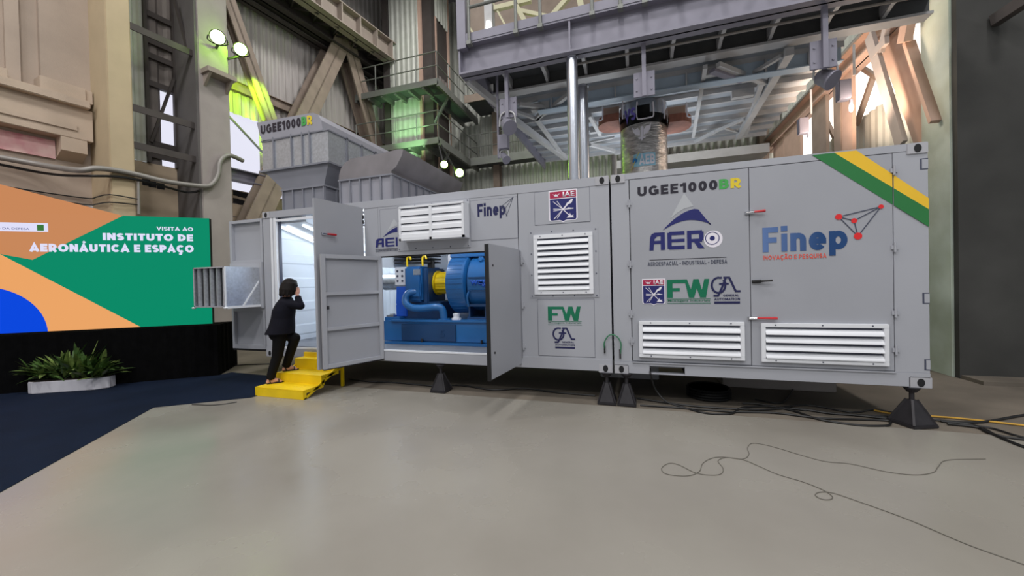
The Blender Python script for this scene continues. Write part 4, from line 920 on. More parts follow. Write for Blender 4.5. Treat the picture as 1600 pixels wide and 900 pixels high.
# marks on the right container
Z0, Z1 = 2.59, 2.775
def ug(pl, parent, x0, x1, z0, z1, tilt=0):
    w = x1-x0
    block('UGEE1000', pl, (x0, x0+w*.785, z0, z1), M['ink'], parent, t=.235, gap=.16)
    block('B', pl, (x0+w*.80, x0+w*.89, z0, z1), M['lgreen'], parent, t=.24); block('R', pl, (x0+w*.905, x1, z0, z1), M['yellowv'], parent, t=.24)
ug(FRONT, rc, .342, 1.506, fx(1003, 306.5)[1], fx(1003, 292)[1])
aero(rc, .471, 1.293, 2.207, 1.985)
Mark(FRONT, .006).rect(.47, 1.34, 1.862, 1.868).build('logo_rule', M['ink'], rc)
block('AEROESPACIAL - INDUSTRIAL - DEFESA', FRONT, (.448, 1.346, 1.79, 1.838), M['dgrey'], rc, t=.17, gap=.16)
iae(rc, .374, .651, 1.289, 1.627); fw(rc, .671, 1.159, 1.311, 1.61); gal(rc, 1.17, 1.475, 1.305, 1.63)
def finep_mat():
    m = bpy.data.materials.new('finep_vinyl'); m.use_nodes = True; nt = m.node_tree; b = nt.nodes['Principled BSDF']; b.inputs['Roughness'].default_value = .4
    tc = nt.nodes.new('ShaderNodeTexCoord'); sx = nt.nodes.new('ShaderNodeSeparateXYZ'); rp = nt.nodes.new('ShaderNodeValToRGB')
    nt.links.new(tc.outputs['Generated'], sx.inputs[0]); nt.links.new(sx.outputs[0], rp.inputs[0]); nt.links.new(rp.outputs[0], b.inputs['Base Color'])
    rp.color_ramp.elements[0].color = rgb(92, 120, 172); rp.color_ramp.elements[1].color = rgb(24, 66, 118); rp.color_ramp.elements[1].position = .7
    return m
finep(rc, 1.718, 2.53, 1.835, 2.19, None, finep_mat(), True, [fx(1310, 339), fx(1334, 345), fx(1340, 369), fx(1376, 323)])
block('INOVAÇÃO E PESQUISA', FRONT, (1.721, 2.335, 1.815, 1.865), M['coral'], rc, t=.17, gap=.17)
# ---------------- jack stands under the containers
def jack(x, y, label, r=.118, rot=0, h=ZB):
    root = empty('jack_stand', (x, y, 0), label, 'jack stand', 'jack stands under the containers'); q = math.radians(rot)
    def P(a, b, z): return (x+a*math.cos(q)-b*math.sin(q), y+a*math.sin(q)+b*math.cos(q), z)
    mb = MB().hexa([P(-r, -r, 0), P(r, -r, 0), P(r, r, 0), P(-r, r, 0), P(-r, -r, .03), P(r, -r, .03), P(r, r, .03), P(-r, r, .03)]); mb.build('base_plate', M['iron'], root, bevel=.004)
    t = .03; b = r*.9
    MB().hexa([P(-b, -b, .03), P(b, -b, .03), P(b, b, .03), P(-b, b, .03), P(-t, -t, .27), P(t, -t, .27), P(t, t, .27), P(-t, t, .27)]).build('pyramid', M['iron'], root, bevel=.004)
    mb = MB()
    for a, c in ((-1, -1), (1, -1), (1, 1), (-1, 1)): mb.bar(P(a*b, c*b, .03), P(a*t, c*t, .27), .02)
    mb.build('edge_rib', M['iron'], root)
    MB().cyl(P(0, 0, .27), P(0, 0, h-.05), .022, n=12).build('screw_rod', M['iron'], root)
    MB().cyl(P(0, 0, h-.05), P(0, 0, h-.001), .04, .075, n=16).build('saddle', M['iron'], root)
jack(-2.55, .01, 'dark iron jack stand standing alone under the blue machine doorway', .125)
jack(-.09, .02, 'dark iron jack stand under the lower right corner of the long container')
jack(.16, .02, 'dark iron jack stand under the lower left corner of the shorter container')
jack(3.09, .03, 'dark iron jack stand at the far right corner of the shorter container', .14, 22)
# ---------------- hoods on the roof
h1 = empty('exhaust_hood', (-5.3, 1.2, ZT), 'tall flared roof hood with galvanized band and dark lettering', 'roof hood')
y0, y1 = .15, 2.35
mb = MB().box(-5.72, -4.80, y0, y1, ZT, 3.385)
nk = mb.build('neck', M['duct'], h1)
mb = MB()
for i in range(5): x = -5.72+.92*i/4.0; mb.box(x-.012, x+.012, y0-.025, y0, ZT, 3.385)
for i in range(9): y = y0+(y1-y0)*i/8; mb.box(-4.80, -4.775, y-.012, y+.012, ZT, 3.385)
mb.box(-5.75, -4.77, y0-.03, y1+.03, 3.365, 3.395); mb.build('neck_rib', M['duct'], nk)
fx0, fx1 = -6.15, -4.81; fy0, fy1 = y0-.02, y1
MB().hexa([(-5.72, y0, 3.39), (-4.80, y0, 3.39), (-4.80, y1, 3.39), (-5.72, y1, 3.39), (-6.1, y0-.04, 3.74), (-4.66, y0-.04, 3.74), (-4.66, y1, 3.74), (-6.1, y1, 3.74)]).build('flare', M['duct'], h1)
MB().box(-6.2, -4.62, y0-.08, y1+.02, 3.735, 3.765).build('band_flange', M['duct'], h1)
bd = MB().box(-6.15, -4.65, y0-.04, y1, 3.765, 4.30).build('galvanized_band', M['galv'], h1)
mb = MB()
for px in (428, 456, 473, 484.5): 
    x = PY(px, 250, y0-.05).x; mb.box(x-.012, x+.012, y0-.065, y0-.04, 3.765, 4.34)
for i in range(1, 6): y = y0+(y1-y0)*i/5.5; mb.box(-4.65, -4.63, y-.02, y+.02, 3.765, 4.33)
mb.box(-6.17, -4.63, y0-.06, y1, 4.29, 4.31); mb.build('band_rib', M['duct'], bd)
hp = [PY(*q, y0-.06) for q in ((401, 191.5), (489, 176), (497, 179), (502, 188), (504, 203.5), (411, 222), (406, 212))]
hd = MB().prism(hp, (0, 2.3, 0)).build('hood', M['duct2'], h1)
hpl = Plane((0, y0-.06, 0), (PY(487, 190, y0).x-PY(409, 206, y0).x, 0, PY(487, 190, y0).z-PY(409, 206, y0).z), (0, 0, 1))
hpl.v = (V((0, 0, 1))-hpl.u*hpl.u.z).normalized(); hpl.n = hpl.u.cross(hpl.v)
a0, b0 = hpl.px(408, 210); a1, b1 = hpl.px(488, 184.5)
ug(hpl, hd, a0, a1, b0+.0, b0+.155)
MB().tube([hp[1]+V((-.35, .3, -.05)), hp[1]+V((-.38, .3, .1)), hp[1]+V((-.32, .3, .12)), hp[1]+V((-.3, .3, -.02))], .018).build('lifting_eye', M['chrome'], h1, smooth=True)
h2 = empty('exhaust_hood', (-3.94, 1.2, ZT), 'lower ribbed roof hood with rounded dull grey cap beside the flared hood', 'roof hood')
yy1 = 2.3
bx = MB().box(-4.45, -3.43, .15, yy1, ZT, 3.42).build('ribbed_box', M['duct2'], h2)
mb = MB()
for i in range(6): x = -4.45+1.02*i/5; mb.box(x-.014, x+.014, .125, .15, ZT, 3.42)
for i in range(10): y = .15+(yy1-.15)*i/9; mb.box(-3.43, -3.405, y-.02, y+.02, ZT, 3.40)
mb.box(-4.48, -3.40, .12, yy1+.03, 3.405, 3.43); mb.box(-4.5, -3.38, .10, .16, ZT, ZT+.015); mb.build('box_rib', M['duct'], bx)
cp = [(-4.47, 3.43), (-4.46, 3.52), (-4.42, 3.62), (-4.33, 3.71), (-4.2, 3.765), (-3.6, 3.775), (-3.3, 3.80), (-3.19, 3.79), (-3.22, 3.69), (-3.33, 3.53), (-3.42, 3.475), (-3.43, 3.43)]
MB().prism([(x, .13, z) for x, z in cp], (0, yy1-.1, 0)).build('cap', M['duct3'], h2, smooth=True)
# ---------------- shiny stacks on the roof
def stack(px0, px1, pyt, y, label):
    a, b = PY(px0, 200, y), PY(px1, 200, y); r = (b.x-a.x)/2; x = (a.x+b.x)/2; z = PY((px0+px1)/2, pyt, y).z
    root = empty('exhaust_stack', (x, y, ZT), label, 'pipe', 'shiny pipes on the roof')
    MB().cyl((x, y, ZT+.01), (x, y, z-.03), r, n=32).build('pipe', M['tube'], root, smooth=True)
    MB().lathe((x, y, z-.03), (0, 0, 1), [(0, r*1.0), (0, r*1.06), (.02, r*1.06), (.03, r*.9)], 32).build('collar', M['tube'], root, smooth=True)
    MB().cyl((x, y, ZT), (x, y, ZT+.015), r*1.5, n=32).build('roof_flange', M['duct'], root)
stack(887, 904.5, 88, 1.05, 'nearer and taller shiny steel pipe on the container roof')
stack(902.5, 920, 134, 1.75, 'shorter shiny steel pipe standing behind the taller one on the roof')
# ================================================================== SCREEN, STAGE, CARPET
SD = V((.785, .62, 0)).normalized(); SN = V((.62, -.785, 0)).normalized()
S0 = V((-7.37, -.03, 0))
SCR = Plane(S0, SD, (0, 0, 1))   # normal faces the viewer
SCR.n = SN
def sp(px, py): return SCR.px(px, py)
st = empty('stage_platform', SCR.at(-2, 0), 'low stage wrapped in black drape below the big screen', 'stage')
depth = -SN*1.0
MB().obox(SCR.at(-6.2, 0, .06), SD*6.28, depth, V((0, 0, .94))).build('platform', M['skirt'], st)
mb = MB(); n = 90; top, bot = [], []
prof = [SCR.at(-6.2+6.3*i/n, 0, .10+.012*math.sin(i*2.1)+.01*math.sin(i*.9)) for i in range(n+1)]+[SCR.at(.11, 0, .06-1.0*i/14)+SD*(.012*math.sin(i*2.3)) for i in range(15)]
for a, b in zip(prof, prof[1:]): mb.poly([a+V((0, 0, .004)), b+V((0, 0, .004)), b+V((0, 0, .955)), a+V((0, 0, .955))])
mb.build('drape', M['skirt'], st, smooth='all')
sc_ = empty('led_screen', SCR.at(-2, .975), 'large LED screen showing green, orange and blue shapes with white title', 'screen')
u0, u1, v0, v1 = -5.6, .0, .98, 2.975
MB().obox(SCR.at(u0, v0, -.10), SD*(u1-u0), SN*.099, V((0, 0, v1-v0))).build('cabinet', M['dark'], sc_)
def em(n, c, s=.95): return emit('screen_'+n, c, s, (8, 8, 8))
E = dict(g=em('green', (0, 140, 104)), o=em('tan', (204, 138, 92)), l=em('orange', (240, 168, 104)), b=em('blue', (0, 72, 226)), w=em('white', (228, 228, 255)), n=em('navy', (40, 60, 120)), gg=em('flag', (60, 120, 60)))
def scr(pts, m, h, nm): 
    mk = Mark(SCR, h, .0006); mk.poly(pts); return mk.build(nm, E[m], sc_)
def cl(p): return (max(u0, min(u1, p[0])), max(v0, min(v1, p[1])))
scr([(u0, v0), (u1, v0), (u1, v1), (u0, v1)], 'g', .0005, 'green_ground')
a, b, c = sp(192, 338), sp(51, 406), sp(0, 382); sl = (c[1]-b[1])/(c[0]-b[0])
scr([(u0, v1), (a[0], v1), b, (u0, b[1]+sl*(u0-b[0]))], 'o', .0015, 'tan_shape')
a, b = sp(0, 397), sp(222, 512); sl = (b[1]-a[1])/(b[0]-a[0]); ub = a[0]+(v0-a[1])/sl
scr([(u0, v0), (ub, v0), (u0, a[1]+sl*(u0-a[0]))], 'l', .0015, 'orange_shape')
r1 = sp(75, 515); r2 = sp(0, 449)
# blue disc: passes r2 with nearly level top, r1 at the right
cx, rad = r2[0]-.25, r1[0]-(r2[0]-.25); cz = r2[1]-rad+.02
pts = [(cx+rad*math.cos(math.radians(q)), cz+rad*math.sin(math.radians(q))) for q in range(0, 181, 6)]
pts = [p for p in pts if p[1] >= v0 and p[0] > u0]; pts = [(r1[0]+.0, v0)]+[p for p in pts if p[1] > v0+.01]+[(max(u0, pts[-1][0]), v0)]
scr(pts, 'b', .0025, 'blue_disc')
a, b = sp(-60, 361), sp(75, 349); scr([(a[0], b[1]-.145), (b[0], b[1]-.145), (b[0], b[1]), (a[0], b[1])], 'w', .0025, 'banner')
a, b = sp(58, 351), sp(69, 360.5); mk = Mark(SCR, .0035, .0006); mk.rect(a[0], b[0], b[1], a[1]); fl = mk.build('flag', E['gg'], sc_)
letters('MINISTÉRIO DA DEFESA', SCR, (sp(-45, 355)[0], sp(46, 356)[0], sp(30, 359)[1], sp(30, 355)[1]), E['n'], sc_, 'lettering', .0, .0035, .0006)
def stx(t, xa, ya, xb, yb_, bold): 
    a, b = sp(xa, ya), sp(xb, yb_); block(t, SCR, (a[0], b[0], b[1], a[1]), E['w'], sc_, 'lettering', bold, .10, .0032, .0006)
stx('VISITA AO', 244.5, 354, 302, 361, .2); stx('INSTITUTO DE', 160.5, 364, 302, 377, .27); stx('AERONÁUTICA E ESPAÇO', 46, 380.5, 303, 394.5, .27)
# carpet: blue strip in front of the stage, running on to the foot of the steps
ck = [PZ(240, 637, 0), PZ(392, 621.5, 0), V((-5.15, -.62, 0)), V((-5.3, .1, 0)), PZ(362, 582, 0), SCR.at(.1, 0, .1), SCR.at(-6, 0, .1), PZ(0, 770, 0)+(PZ(0, 770, 0)-PZ(240, 637, 0))*1.2+V((-4, -1.5, 0)), PZ(0, 770, 0)+(PZ(0, 770, 0)-PZ(240, 637, 0))*1.2]
for p in ck: p.z = .0005
cp_ = MB().prism(ck, (0, 0, .006)).build('carpet', M['carpet'])
tag(cp_, 'dark blue carpet laid on the floor in front of the stage', 'carpet')
# ================================================================== PLANTER
A_, B_ = PZ(50, 616, .006), PZ(150, 609, .006); dx = (B_-A_); ln = dx.length; dx.normalize(); dn = V((-dx.y, dx.x, 0))
pr = empty('planter', A_+dx*.5, 'low white trough planter full of striped leafy plants on the blue carpet', 'planter')
mb = MB(); w_ = .34; zz = (PY(50, 598, A_.y).z-.006)
q = [(0, 0), (ln-.02, 0), (ln+.12, .1), (ln+.12, .24), (ln-.02, w_), (0, w_), (-.1, w_-.06), (-.1, .06)]
mb.prism([A_+dx*a+dn*b for a, b in q], (0, 0, zz)).build('trough', M['planter'], pr, bevel=.008)
MB().prism([A_+dx*(a*.97+.01)+dn*(b*.9+.02)+V((0, 0, zz-.005)) for a, b in q], (0, 0, .008)).build('soil', M['soil'], pr)
rnd = random.Random(3)
def leafblade(mb, base, az, ln_, wid, rise, droop):
    d = V((math.cos(az), math.sin(az), 0)); s = V((-d.y, d.x, 0)); prev = None; N_ = 6
    for i in range(N_+1):
        t = i/N_; r = ln_*t; p = base+d*(r*math.cos(rise)*(1-.1*t))+V((0, 0, 1))*(r*math.sin(rise)-droop*t*t*ln_)
        w = wid*(math.sin(math.pi*min(1, .12+t*.88))**.7)*.5
        tw_ = V((0, 0, w*.35))
        cur = (mb.b.verts.new(p-s*w+tw_), mb.b.verts.new(p), mb.b.verts.new(p+s*w+tw_))
        if prev:
            for k in (0, 1): mb.b.faces.new((prev[k], prev[k+1], cur[k+1], cur[k]))
        prev = cur
N_PL = 11
for k in range(N_PL):
    f_ = k/(N_PL-1); base = A_+dx*(.02+f_*(ln))+dn*(w_*(.3+.4*rnd.random()))+V((0, 0, zz))
    mb, mb2 = MB(), MB()
    for j in range(24):
        az = rnd.random()*2*math.pi
        side = -1 if f_ < .3 else 1 if f_ > .7 else 0
        sl_ = .72 if side else 1
        if side and rnd.random() < .6: az = math.atan2(dx.y*side, dx.x*side)+rnd.uniform(-.8, .8)
        rise = rnd.uniform(.45, 1.4) if side == 0 or j % 2 else rnd.uniform(.1, .8)
        leafblade(mb if j % 3 else mb2, base+V((rnd.uniform(-.05, .05), rnd.uniform(-.05, .05), rnd.uniform(0, .1))), az, rnd.uniform(.36, .66)*sl_, rnd.uniform(.05, .085), rise, rnd.uniform(.05, .35))
    pl = mb.build('plant', M['leaf'], pr, smooth='all', recalc=False); mb2.build('pale_leaf', M['leaf2'], pl, smooth='all', recalc=False)
# ================================================================== YELLOW STEPS
sr = empty('entry_steps', (-4.74, -.5, 0), 'bright yellow steel steps leading up to the open container doorway', 'steps')
xl, xr_ = -5.21, -4.28
for k, (yf, yb2, zt) in enumerate(((-.9, -.52, .135), (-.56, -.2, .275), (-.22, -.03, .44))):
    zbm = (.0, .12, .27)[k]
    mb = MB().box(xl+.02*k, xr_, yf, yb2, zt-.012, zt).box(xl+.02*k, xr_, yf, yf+.012, zbm, zt-.012).box(xl+.02*k, xl+.02*k+.012, yf+.012, yb2, zbm, zt-.012)
    mb.build('tread', M['stair'], sr, bevel=.003)
    mb = MB().box(xr_-.012, xr_, yf+.012, yf+.06, zbm, zt-.012).box(xr_-.012, xr_, yf+.06, yb2, zt-.05, zt-.012); mb.build('side_plate', M['stair'], sr)
MB().box(-5.15, xr_-.1, -.05, -.015, .44, .515).build('back_lip', M['stair'], sr)
for x in (xr_-.02, xl+.05): 
    MB().prism([(x, -.9, .0), (x, -.84, .0), (x, -.06, .36), (x, -.06, .43)], (.02, 0, 0)).build('stringer', M['stair'], sr)
    MB().box(x-.01, x+.03, -.13, -.09, 0, .42).build('leg', M['stair'], sr)
    MB().box(x, x+.02, -.13, -.02, .40, .43).build('stay', M['stair'], sr)
# ================================================================== PERSON ON THE STEPS
def person():
    fd = V((.60, .80, 0)).normalized(); rt = V((fd.y, -fd.x, 0)); upv = V((0, 0, 1))
    root = empty('person', (-5.02, -.62, .275), 'person in navy jacket and black trousers climbing the yellow steps, hand raised to face', 'person')
    fR = PZ(419, 600, .135); fL = PZ(444, 580, .275)     # heels: near foot on the first tread, far foot on the second
    fR = V((max(fR.x, -5.17), fR.y, .135)); 
    t0 = (fR-CAM).dot(_f)
    def at(px, py, dt=0): return PD(px, py, t0+dt)
    hip = at(437, 520, .06); hipR = hip+rt*.085; hipL = hip-rt*.085
    ankR = V((fR.x, fR.y, .135+.085))+fd*.03; ankL = V((fL.x, fL.y, .275+.085))+fd*.03
    kneeR = hipR.lerp(ankR, .5)+fd*.03; kneeL = at(461, 528, .10)
    chest = at(444, 484, .04); neck = at(448, 463, .03); head = at(454.5, 449, .03)
    shR = at(444, 474, -.06); shL = at(447, 473, .17); elbR = at(469.5, 478, -.04); wrR = at(464.5, 461, .01)
    # --- body
    mb = MB()
    def c(p, q, a, b): mb.cone(p, q, a, b, 14)
    c(hip, chest, .125, .13); c(chest, neck, .10, .055); c(neck, head, .052, .055)
    for h, k, a in ((hipR, kneeR, ankR), (hipL, kneeL, ankL)): c(h, k, .08, .058); c(k, a, .055, .034)
    # feet with toes
    for a in (ankR, ankL):
        hl = V((a.x, a.y, a.z-.055))-fd*.03; c(a, hl, .034, .03); ball = hl+fd*.145-upv*.006; c(hl, ball+upv*.012, .028, .026)
        c(a-upv*.01, ball+upv*.014, .03, .024)
        for i in range(5): 
            o = (i-2)*.0155; b0 = ball+rt*o; c(b0, b0+fd*(.045-.006*abs(i-1.5))-upv*.008, .0105, .0095)
    # head: cranium, jaw, face
    hf = (fd*.97-rt*.25+upv*-.12).normalized(); hr = hf.cross(upv).normalized(); hu = hr.cross(hf)
    R_ = Matrix((hr, hf, hu)).transposed()
    mb.ball(head+hu*.02-hf*.008, .1, 18, (.80, .98, 1.05), R_); mb.ball(head-hu*.045+hf*.028, .07, 16, (.82, .95, .95), R_); mb.ball(head-hu*.088+hf*.062, .026, 10, (1.1, .9, .8), R_)
    mb.cone(head+hu*.012+hf*.088, head-hu*.022+hf*.108, .009, .013, 8); 
    for s in (-1, 1):
        mb.ball(head+hr*s*.033+hu*.012+hf*.076, .016, 10, (1, .8, .8), R_); mb.ball(head+hr*s*.08-hu*.01-hf*.0, .026, 10, (.35, .8, 1.15), R_); mb.ball(head+hr*s*.040-hu*.03+hf*.055, .028, 10, (1, 1, 1), R_)
    mb.ball(head-hu*.052+hf*.088, .017, 10, (1.5, .7, .45), R_); mb.ball(head-hu*.064+hf*.086, .016, 10, (1.3, .7, .5), R_)
    # right arm raised, hand against the face
    c(shR, elbR, .048, .04); c(elbR, wrR, .038, .027)
    cheek = head+hr*.088+hf*.035-hu*.02
    hdir = ((head+hr*.062+hf*.07+hu*.035)-wrR).normalized(); palm_n = (hr).normalized(); across = hdir.cross(palm_n).normalized()
    pc = wrR+hdir*.045; 
    mb.cone(wrR, pc, .024, .027, 12); mb.ball(pc+hdir*.01, .04, 14, (1, 1, 1), None) if False else None
    for i in range(4):
        o = across*((i-1.5)*.0185); k0 = wrR+hdir*.075+o*1.0; mb.cone(pc-hdir*.01+o*.8, k0, .0145, .0115, 10)
        L1 = (.036, .042, .040, .031)[i]; k1 = k0+(hdir*.93-palm_n*.28).normalized()*L1; k2 = k1+(hdir*.72-palm_n*.68).normalized()*L1*.75; k3 = k2+(hdir*.45-palm_n*.85).normalized()*L1*.55
        mb.cone(k0, k1, .0098, .009, 9); mb.cone(k1, k2, .009, .0082, 9); mb.cone(k2, k3, .0082, .0072, 9)
    tb = wrR+hdir*.022+across*.022*-1 + palm_n*-.004; t1 = tb-across*.034+hdir*.022; t2 = t1-across*.012+hdir*.03
    mb.cone(tb, t1, .0125, .011, 9); mb.cone(t1, t2, .0105, .0085, 9)
    # left arm forward towards the door frame, bent, hand relaxed
    elbL = shL+rt*.01-fd*.03-upv*.26; wrL = elbL-fd*.04-upv*.20+rt*.05
    c(shL, elbL, .046, .038); c(elbL, wrL, .036, .026)
    mb.cone(wrL, wrL+fd*.06, .023, .025, 10)
    for i in range(4):
        o = upv*((1.5-i)*.018); k0 = wrL+fd*.085+o; mb.cone(wrL+fd*.04+o*.8, k0, .014, .0115, 9); k1 = k0+fd*.034-rt*-.012; k2 = k1+fd*.02+rt*.022; mb.cone(k0, k1, .0095, .009, 9); mb.cone(k1, k2, .009, .0078, 9)
    t1 = wrL+fd*.05+upv*.04; mb.cone(wrL+fd*.02+upv*.015, t1, .012, .0105, 9); mb.cone(t1, t1+fd*.03+upv*.006, .0105, .0085, 9)
    body = mb.remesh('body', M['skin'], root, .0058, 5)
    # eyes and mouth
    for s in (-1, 1):
        e = MB().ball(head+hr*s*.033+hu*.012+hf*.084, .0105, 12); e.build('eye', M['whitev'], body, smooth='all')
        MB().ball(head+hr*s*.033+hu*.012+hf*.0895, .006, 10).build('iris', M['ink'], body, smooth='all'); MB().bar(head+hr*s*.018+hu*.034+hf*.092, head+hr*s*.050+hu*.033+hf*.080, .006, .006).build('eyebrow', M['hair'], body)
    MB().ball(head-hu*.057+hf*.097, .014, 12, (1.4, .45, .35), R_).build('lips', M['coral'], body, smooth='all')
    # --- hair: shoulder-length, over the ears
    mb = MB()
    mb.ball(head+hu*.035-hf*.022, .112, 20, (.90, .98, .96), R_)
    for i in range(26):
        t = math.radians(-118+236*i/25); d = (-hf*math.cos(t)+hr*math.sin(t)); top = head+d*.085+hu*.05-hf*.02; mid = head+d*.102-hu*.045-hf*.03; end = head+d*(.096+.012*math.sin(i*2.3))-hu*(.125+.012*math.sin(i*1.7))-hf*.036
        mb.cone(top, mid, .03, .028, 8); mb.cone(mid, end, .028, .014, 8)
    for s in (-1, 1):
        for k in range(4): mb.cone(head+hf*(.05-.02*k)+hu*.098+hr*s*.02, head+hf*(.055-.015*k)+hu*.03+hr*s*(.072+.006*k), .022, .02, 8)
    mb.remesh('hair', M['hair'], root, .006, 4)
    MB().tube([head-hf*.115+hu*.045+hr*x for x in (.035,)]+[head-hf*.125+hu*.06+hr*.0, head-hf*.115+hu*.045-hr*.035], .012).build('hair_clip', M['black'], root)
    # --- trousers
    mb = MB()
    for h, k, a in ((hipR, kneeR, ankR), (hipL, kneeL, ankL)): mb.cone(h, k, .100, .078, 16); mb.cone(k, a+(k-a).normalized()*.03, .076, .062, 16); mb.cyl(a+(k-a).normalized()*.05, a-(k-a).normalized()*.0, .060, .064, 18)
    mb.ball(hip+upv*.03, .15, 18, (1.12, .95, .9), Matrix((rt, fd, upv)).transposed()); mb.ball(hip-fd*.05-upv*.01, .13, 16, (1.15, .8, .9), Matrix((rt, fd, upv)).transposed())
    mb.remesh('trousers', M['trouser'], root, .008, 6)
    # --- jacket: lofted trunk, hem at hip, sleeves
    mb = MB(); hem = at(439, 521, .06); prev = None
    secs = [(hem, .205, .175), (hem.lerp(chest, .3), .195, .165), (hem.lerp(chest, .65), .178, .148), (chest, .182, .145), (chest.lerp(neck, .45), .165, .12), (chest.lerp(neck, .8), .105, .085), (neck+upv*-.005, .066, .066)]
    for p, a, b in secs:
        if a > .1: a, b = a*1.12, b*1.12
        R = [mb.b.verts.new(p+rt*a*math.cos(2*math.pi*i/28)+fd*b*math.sin(2*math.pi*i/28)*(1.15 if math.sin(2*math.pi*i/28) < 0 and p is hem else 1)) for i in range(28)]
        if prev:
            for i in range(28): mb.b.faces.new((prev[i], prev[(i+1) % 28], R[(i+1) % 28], R[i]))
        else: mb.b.faces.new(R[::-1])
        prev = R
    mb.b.faces.new(prev)
    mb.cone(chest.lerp(neck, .45)+rt*.10, shR, .075, .072, 14); mb.cone(chest.lerp(neck, .45)-rt*.10, shL, .075, .068, 14)
    mb.cone(shR, elbR, .072, .062, 16); mb.cone(elbR, elbR.lerp(wrR, .72), .060, .046, 16); mb.cyl(elbR.lerp(wrR, .6), elbR.lerp(wrR, .86), .047, .048, 18)
    mb.cone(shL, elbL, .068, .058, 16); mb.cone(elbL, elbL.lerp(wrL, .85), .056, .044, 16)
    mb.remesh('jacket', M['coat'], root, .008, 6)
    # --- sandals
    for a in (ankR, ankL):
        z = a.z-.085; b = V((a.x, a.y, z)); mb = MB()
        out = [(-.055, 0), (-.045, -.03), (0, -.034), (.06, -.032), (.12, -.044), (.165, -.038), (.185, -.012), (.18, .02), (.15, .042), (.1, .04), (.03, .033), (-.04, .03)]
        mb.prism([b+fd*p+rt*q for p, q in out], (0, 0, .014)); sl = mb.build('sandal', M['shoe'], root, bevel=.003)
        MB().box(-1, 0, 0, 0, 0, 0) if False else None
        mb = MB(); hh = .026
        mb.tube([b+fd*.115+rt*.046+upv*.012, b+fd*.112+rt*.03+upv*.045, b+fd*.11+upv*.055, b+fd*.112-rt*.03+upv*.045, b+fd*.115-rt*.046+upv*.012], .009, 8)
        mb.tube([b+fd*.0+rt*.034+upv*.015, b-fd*.01+rt*.036+upv*.07, b+fd*.035+upv*.092, b-fd*.01-rt*.036+upv*.07, b+fd*.0-rt*.034+upv*.015], .007, 8)
        mb.build('strap', M['shoe'], sl, smooth='all')
person()
# ================================================================== ROCKET BEHIND THE CONTAINERS
RC = V((.50, 3.6, 0)); RR = .475
rk = empty('rocket', RC, 'foil wrapped rocket stage with white eagle emblem standing behind the containers', 'rocket')
zt = PY(1006, 156, 3.6-.0).z; zr1 = PY(1006, 181, 3.3).z
MB().cyl(RC, RC+V((0, 0, zr1)), RR, n=64).build('motor_case', M['rocket'], rk, smooth=True)
MB().lathe(RC+V((0, 0, zr1)), (0, 0, 1), [(0, RR*.99), (.0, RR*1.01), (.28, RR*1.01), (.30, RR*.97)], 64).build('top_ring', M['tube'], rk, smooth=True)
z9 = PY(1006, 196, 3.3).z
MB().lathe(RC+V((0, 0, z9)), (0, 0, 1), [(0, RR*1.004), (.0, RR*1.008), (zr1-z9, RR*1.008), (zr1-z9, RR*1.0)], 64).build('dark_band', M['rbody'], rk, smooth=True)
class Drum(Plane):
    def at(s, a, b, h=0):
        t = a/RR; d = s.u*math.sin(t)+s.n*math.cos(t); return s.o+d*(RR*1.008+h)+s.v*b
    def px(s, px, py):
        r = ray(px, py); o = CAM-s.o; A2 = r.x*r.x+r.y*r.y; B2 = 2*(r.x*o.x+r.y*o.y); C2 = o.x*o.x+o.y*o.y-RR*RR; k = (-B2-math.sqrt(max(0, B2*B2-4*A2*C2)))/(2*A2)
        p = CAM+r*k-s.o; return (math.atan2(p.dot(s.u), p.dot(s.n))*RR, p.z)
dn_ = V((CAM.x-RC.x, CAM.y-RC.y, 0)).normalized(); DR = Drum(RC, V((-dn_.y, dn_.x, 0)), (0, 0, 1)); DR.n = dn_
def dbox(xa, ya, xb, yb_): a, b = DR.px(xa, ya), DR.px(xb, yb_); return (a[0], b[0], b[1], a[1])
block('VS', DR, dbox(977, 174, 994, 187), mat('violet_vinyl', (112, 100, 190), .4), rk, 'lettering', .2, .12, .014, .004)
b = dbox(988, 196, 1018, 221); m = Mark(DR, .004, .004); 
def EP(x, y): return (b[0]+(b[1]-b[0])*x, b[2]+(b[3]-b[2])*y)
m.poly([EP(.5, .05), EP(.58, .25), EP(.6, .75), EP(.52, .85), EP(.44, .75), EP(.44, .25)])
m.poly([EP(.42, .62), EP(.42, .36), EP(.2, .42), EP(.06, .6), EP(.0, .88), EP(.14, .72), EP(.3, .78)]); m.poly([EP(.6, .66), EP(.6, .38), EP(.8, .46), EP(.94, .66), EP(1, 1), EP(.88, .84), EP(.72, .82)])
m.poly([EP(.3, .28), EP(.72, .3), EP(.66, .2), EP(.36, .18)])
m.build('emblem', M['whitev'], rk)
b = dbox(987, 243, 1024, 258); m = Mark(DR, .003, .003)
for i in range(6): m.rect(b[0]+(b[1]-b[0])*(.1+.15*i), b[0]+(b[1]-b[0])*(.1+.15*(i+1)), b[2], b[3])
o = m.build('logo', mat('pale_cyan_vinyl', (150, 205, 230), .4), rk)
block('AEB', DR, (b[0]+(b[1]-b[0])*.34, b[0]+(b[1]-b[0])*.96, b[2]+.03, b[3]-.03), M['whitev'], o, 'logo_lettering', .2, .12, .008, .003)
Mark(DR, .008, .003).disc(b[0]+(b[1]-b[0])*.15, (b[2]+b[3])/2, .05).build('logo_disc', mat('cyan_vinyl', (40, 130, 200), .4), o)
Mark(DR, .010, .003).line([EPp for EPp in ((b[0]-.01, b[2]-.05), (b[0]+.05, b[2]+.06), (b[0]+.16, b[3]+.03))], .012).build('logo_arc', M['yellowv'], o)
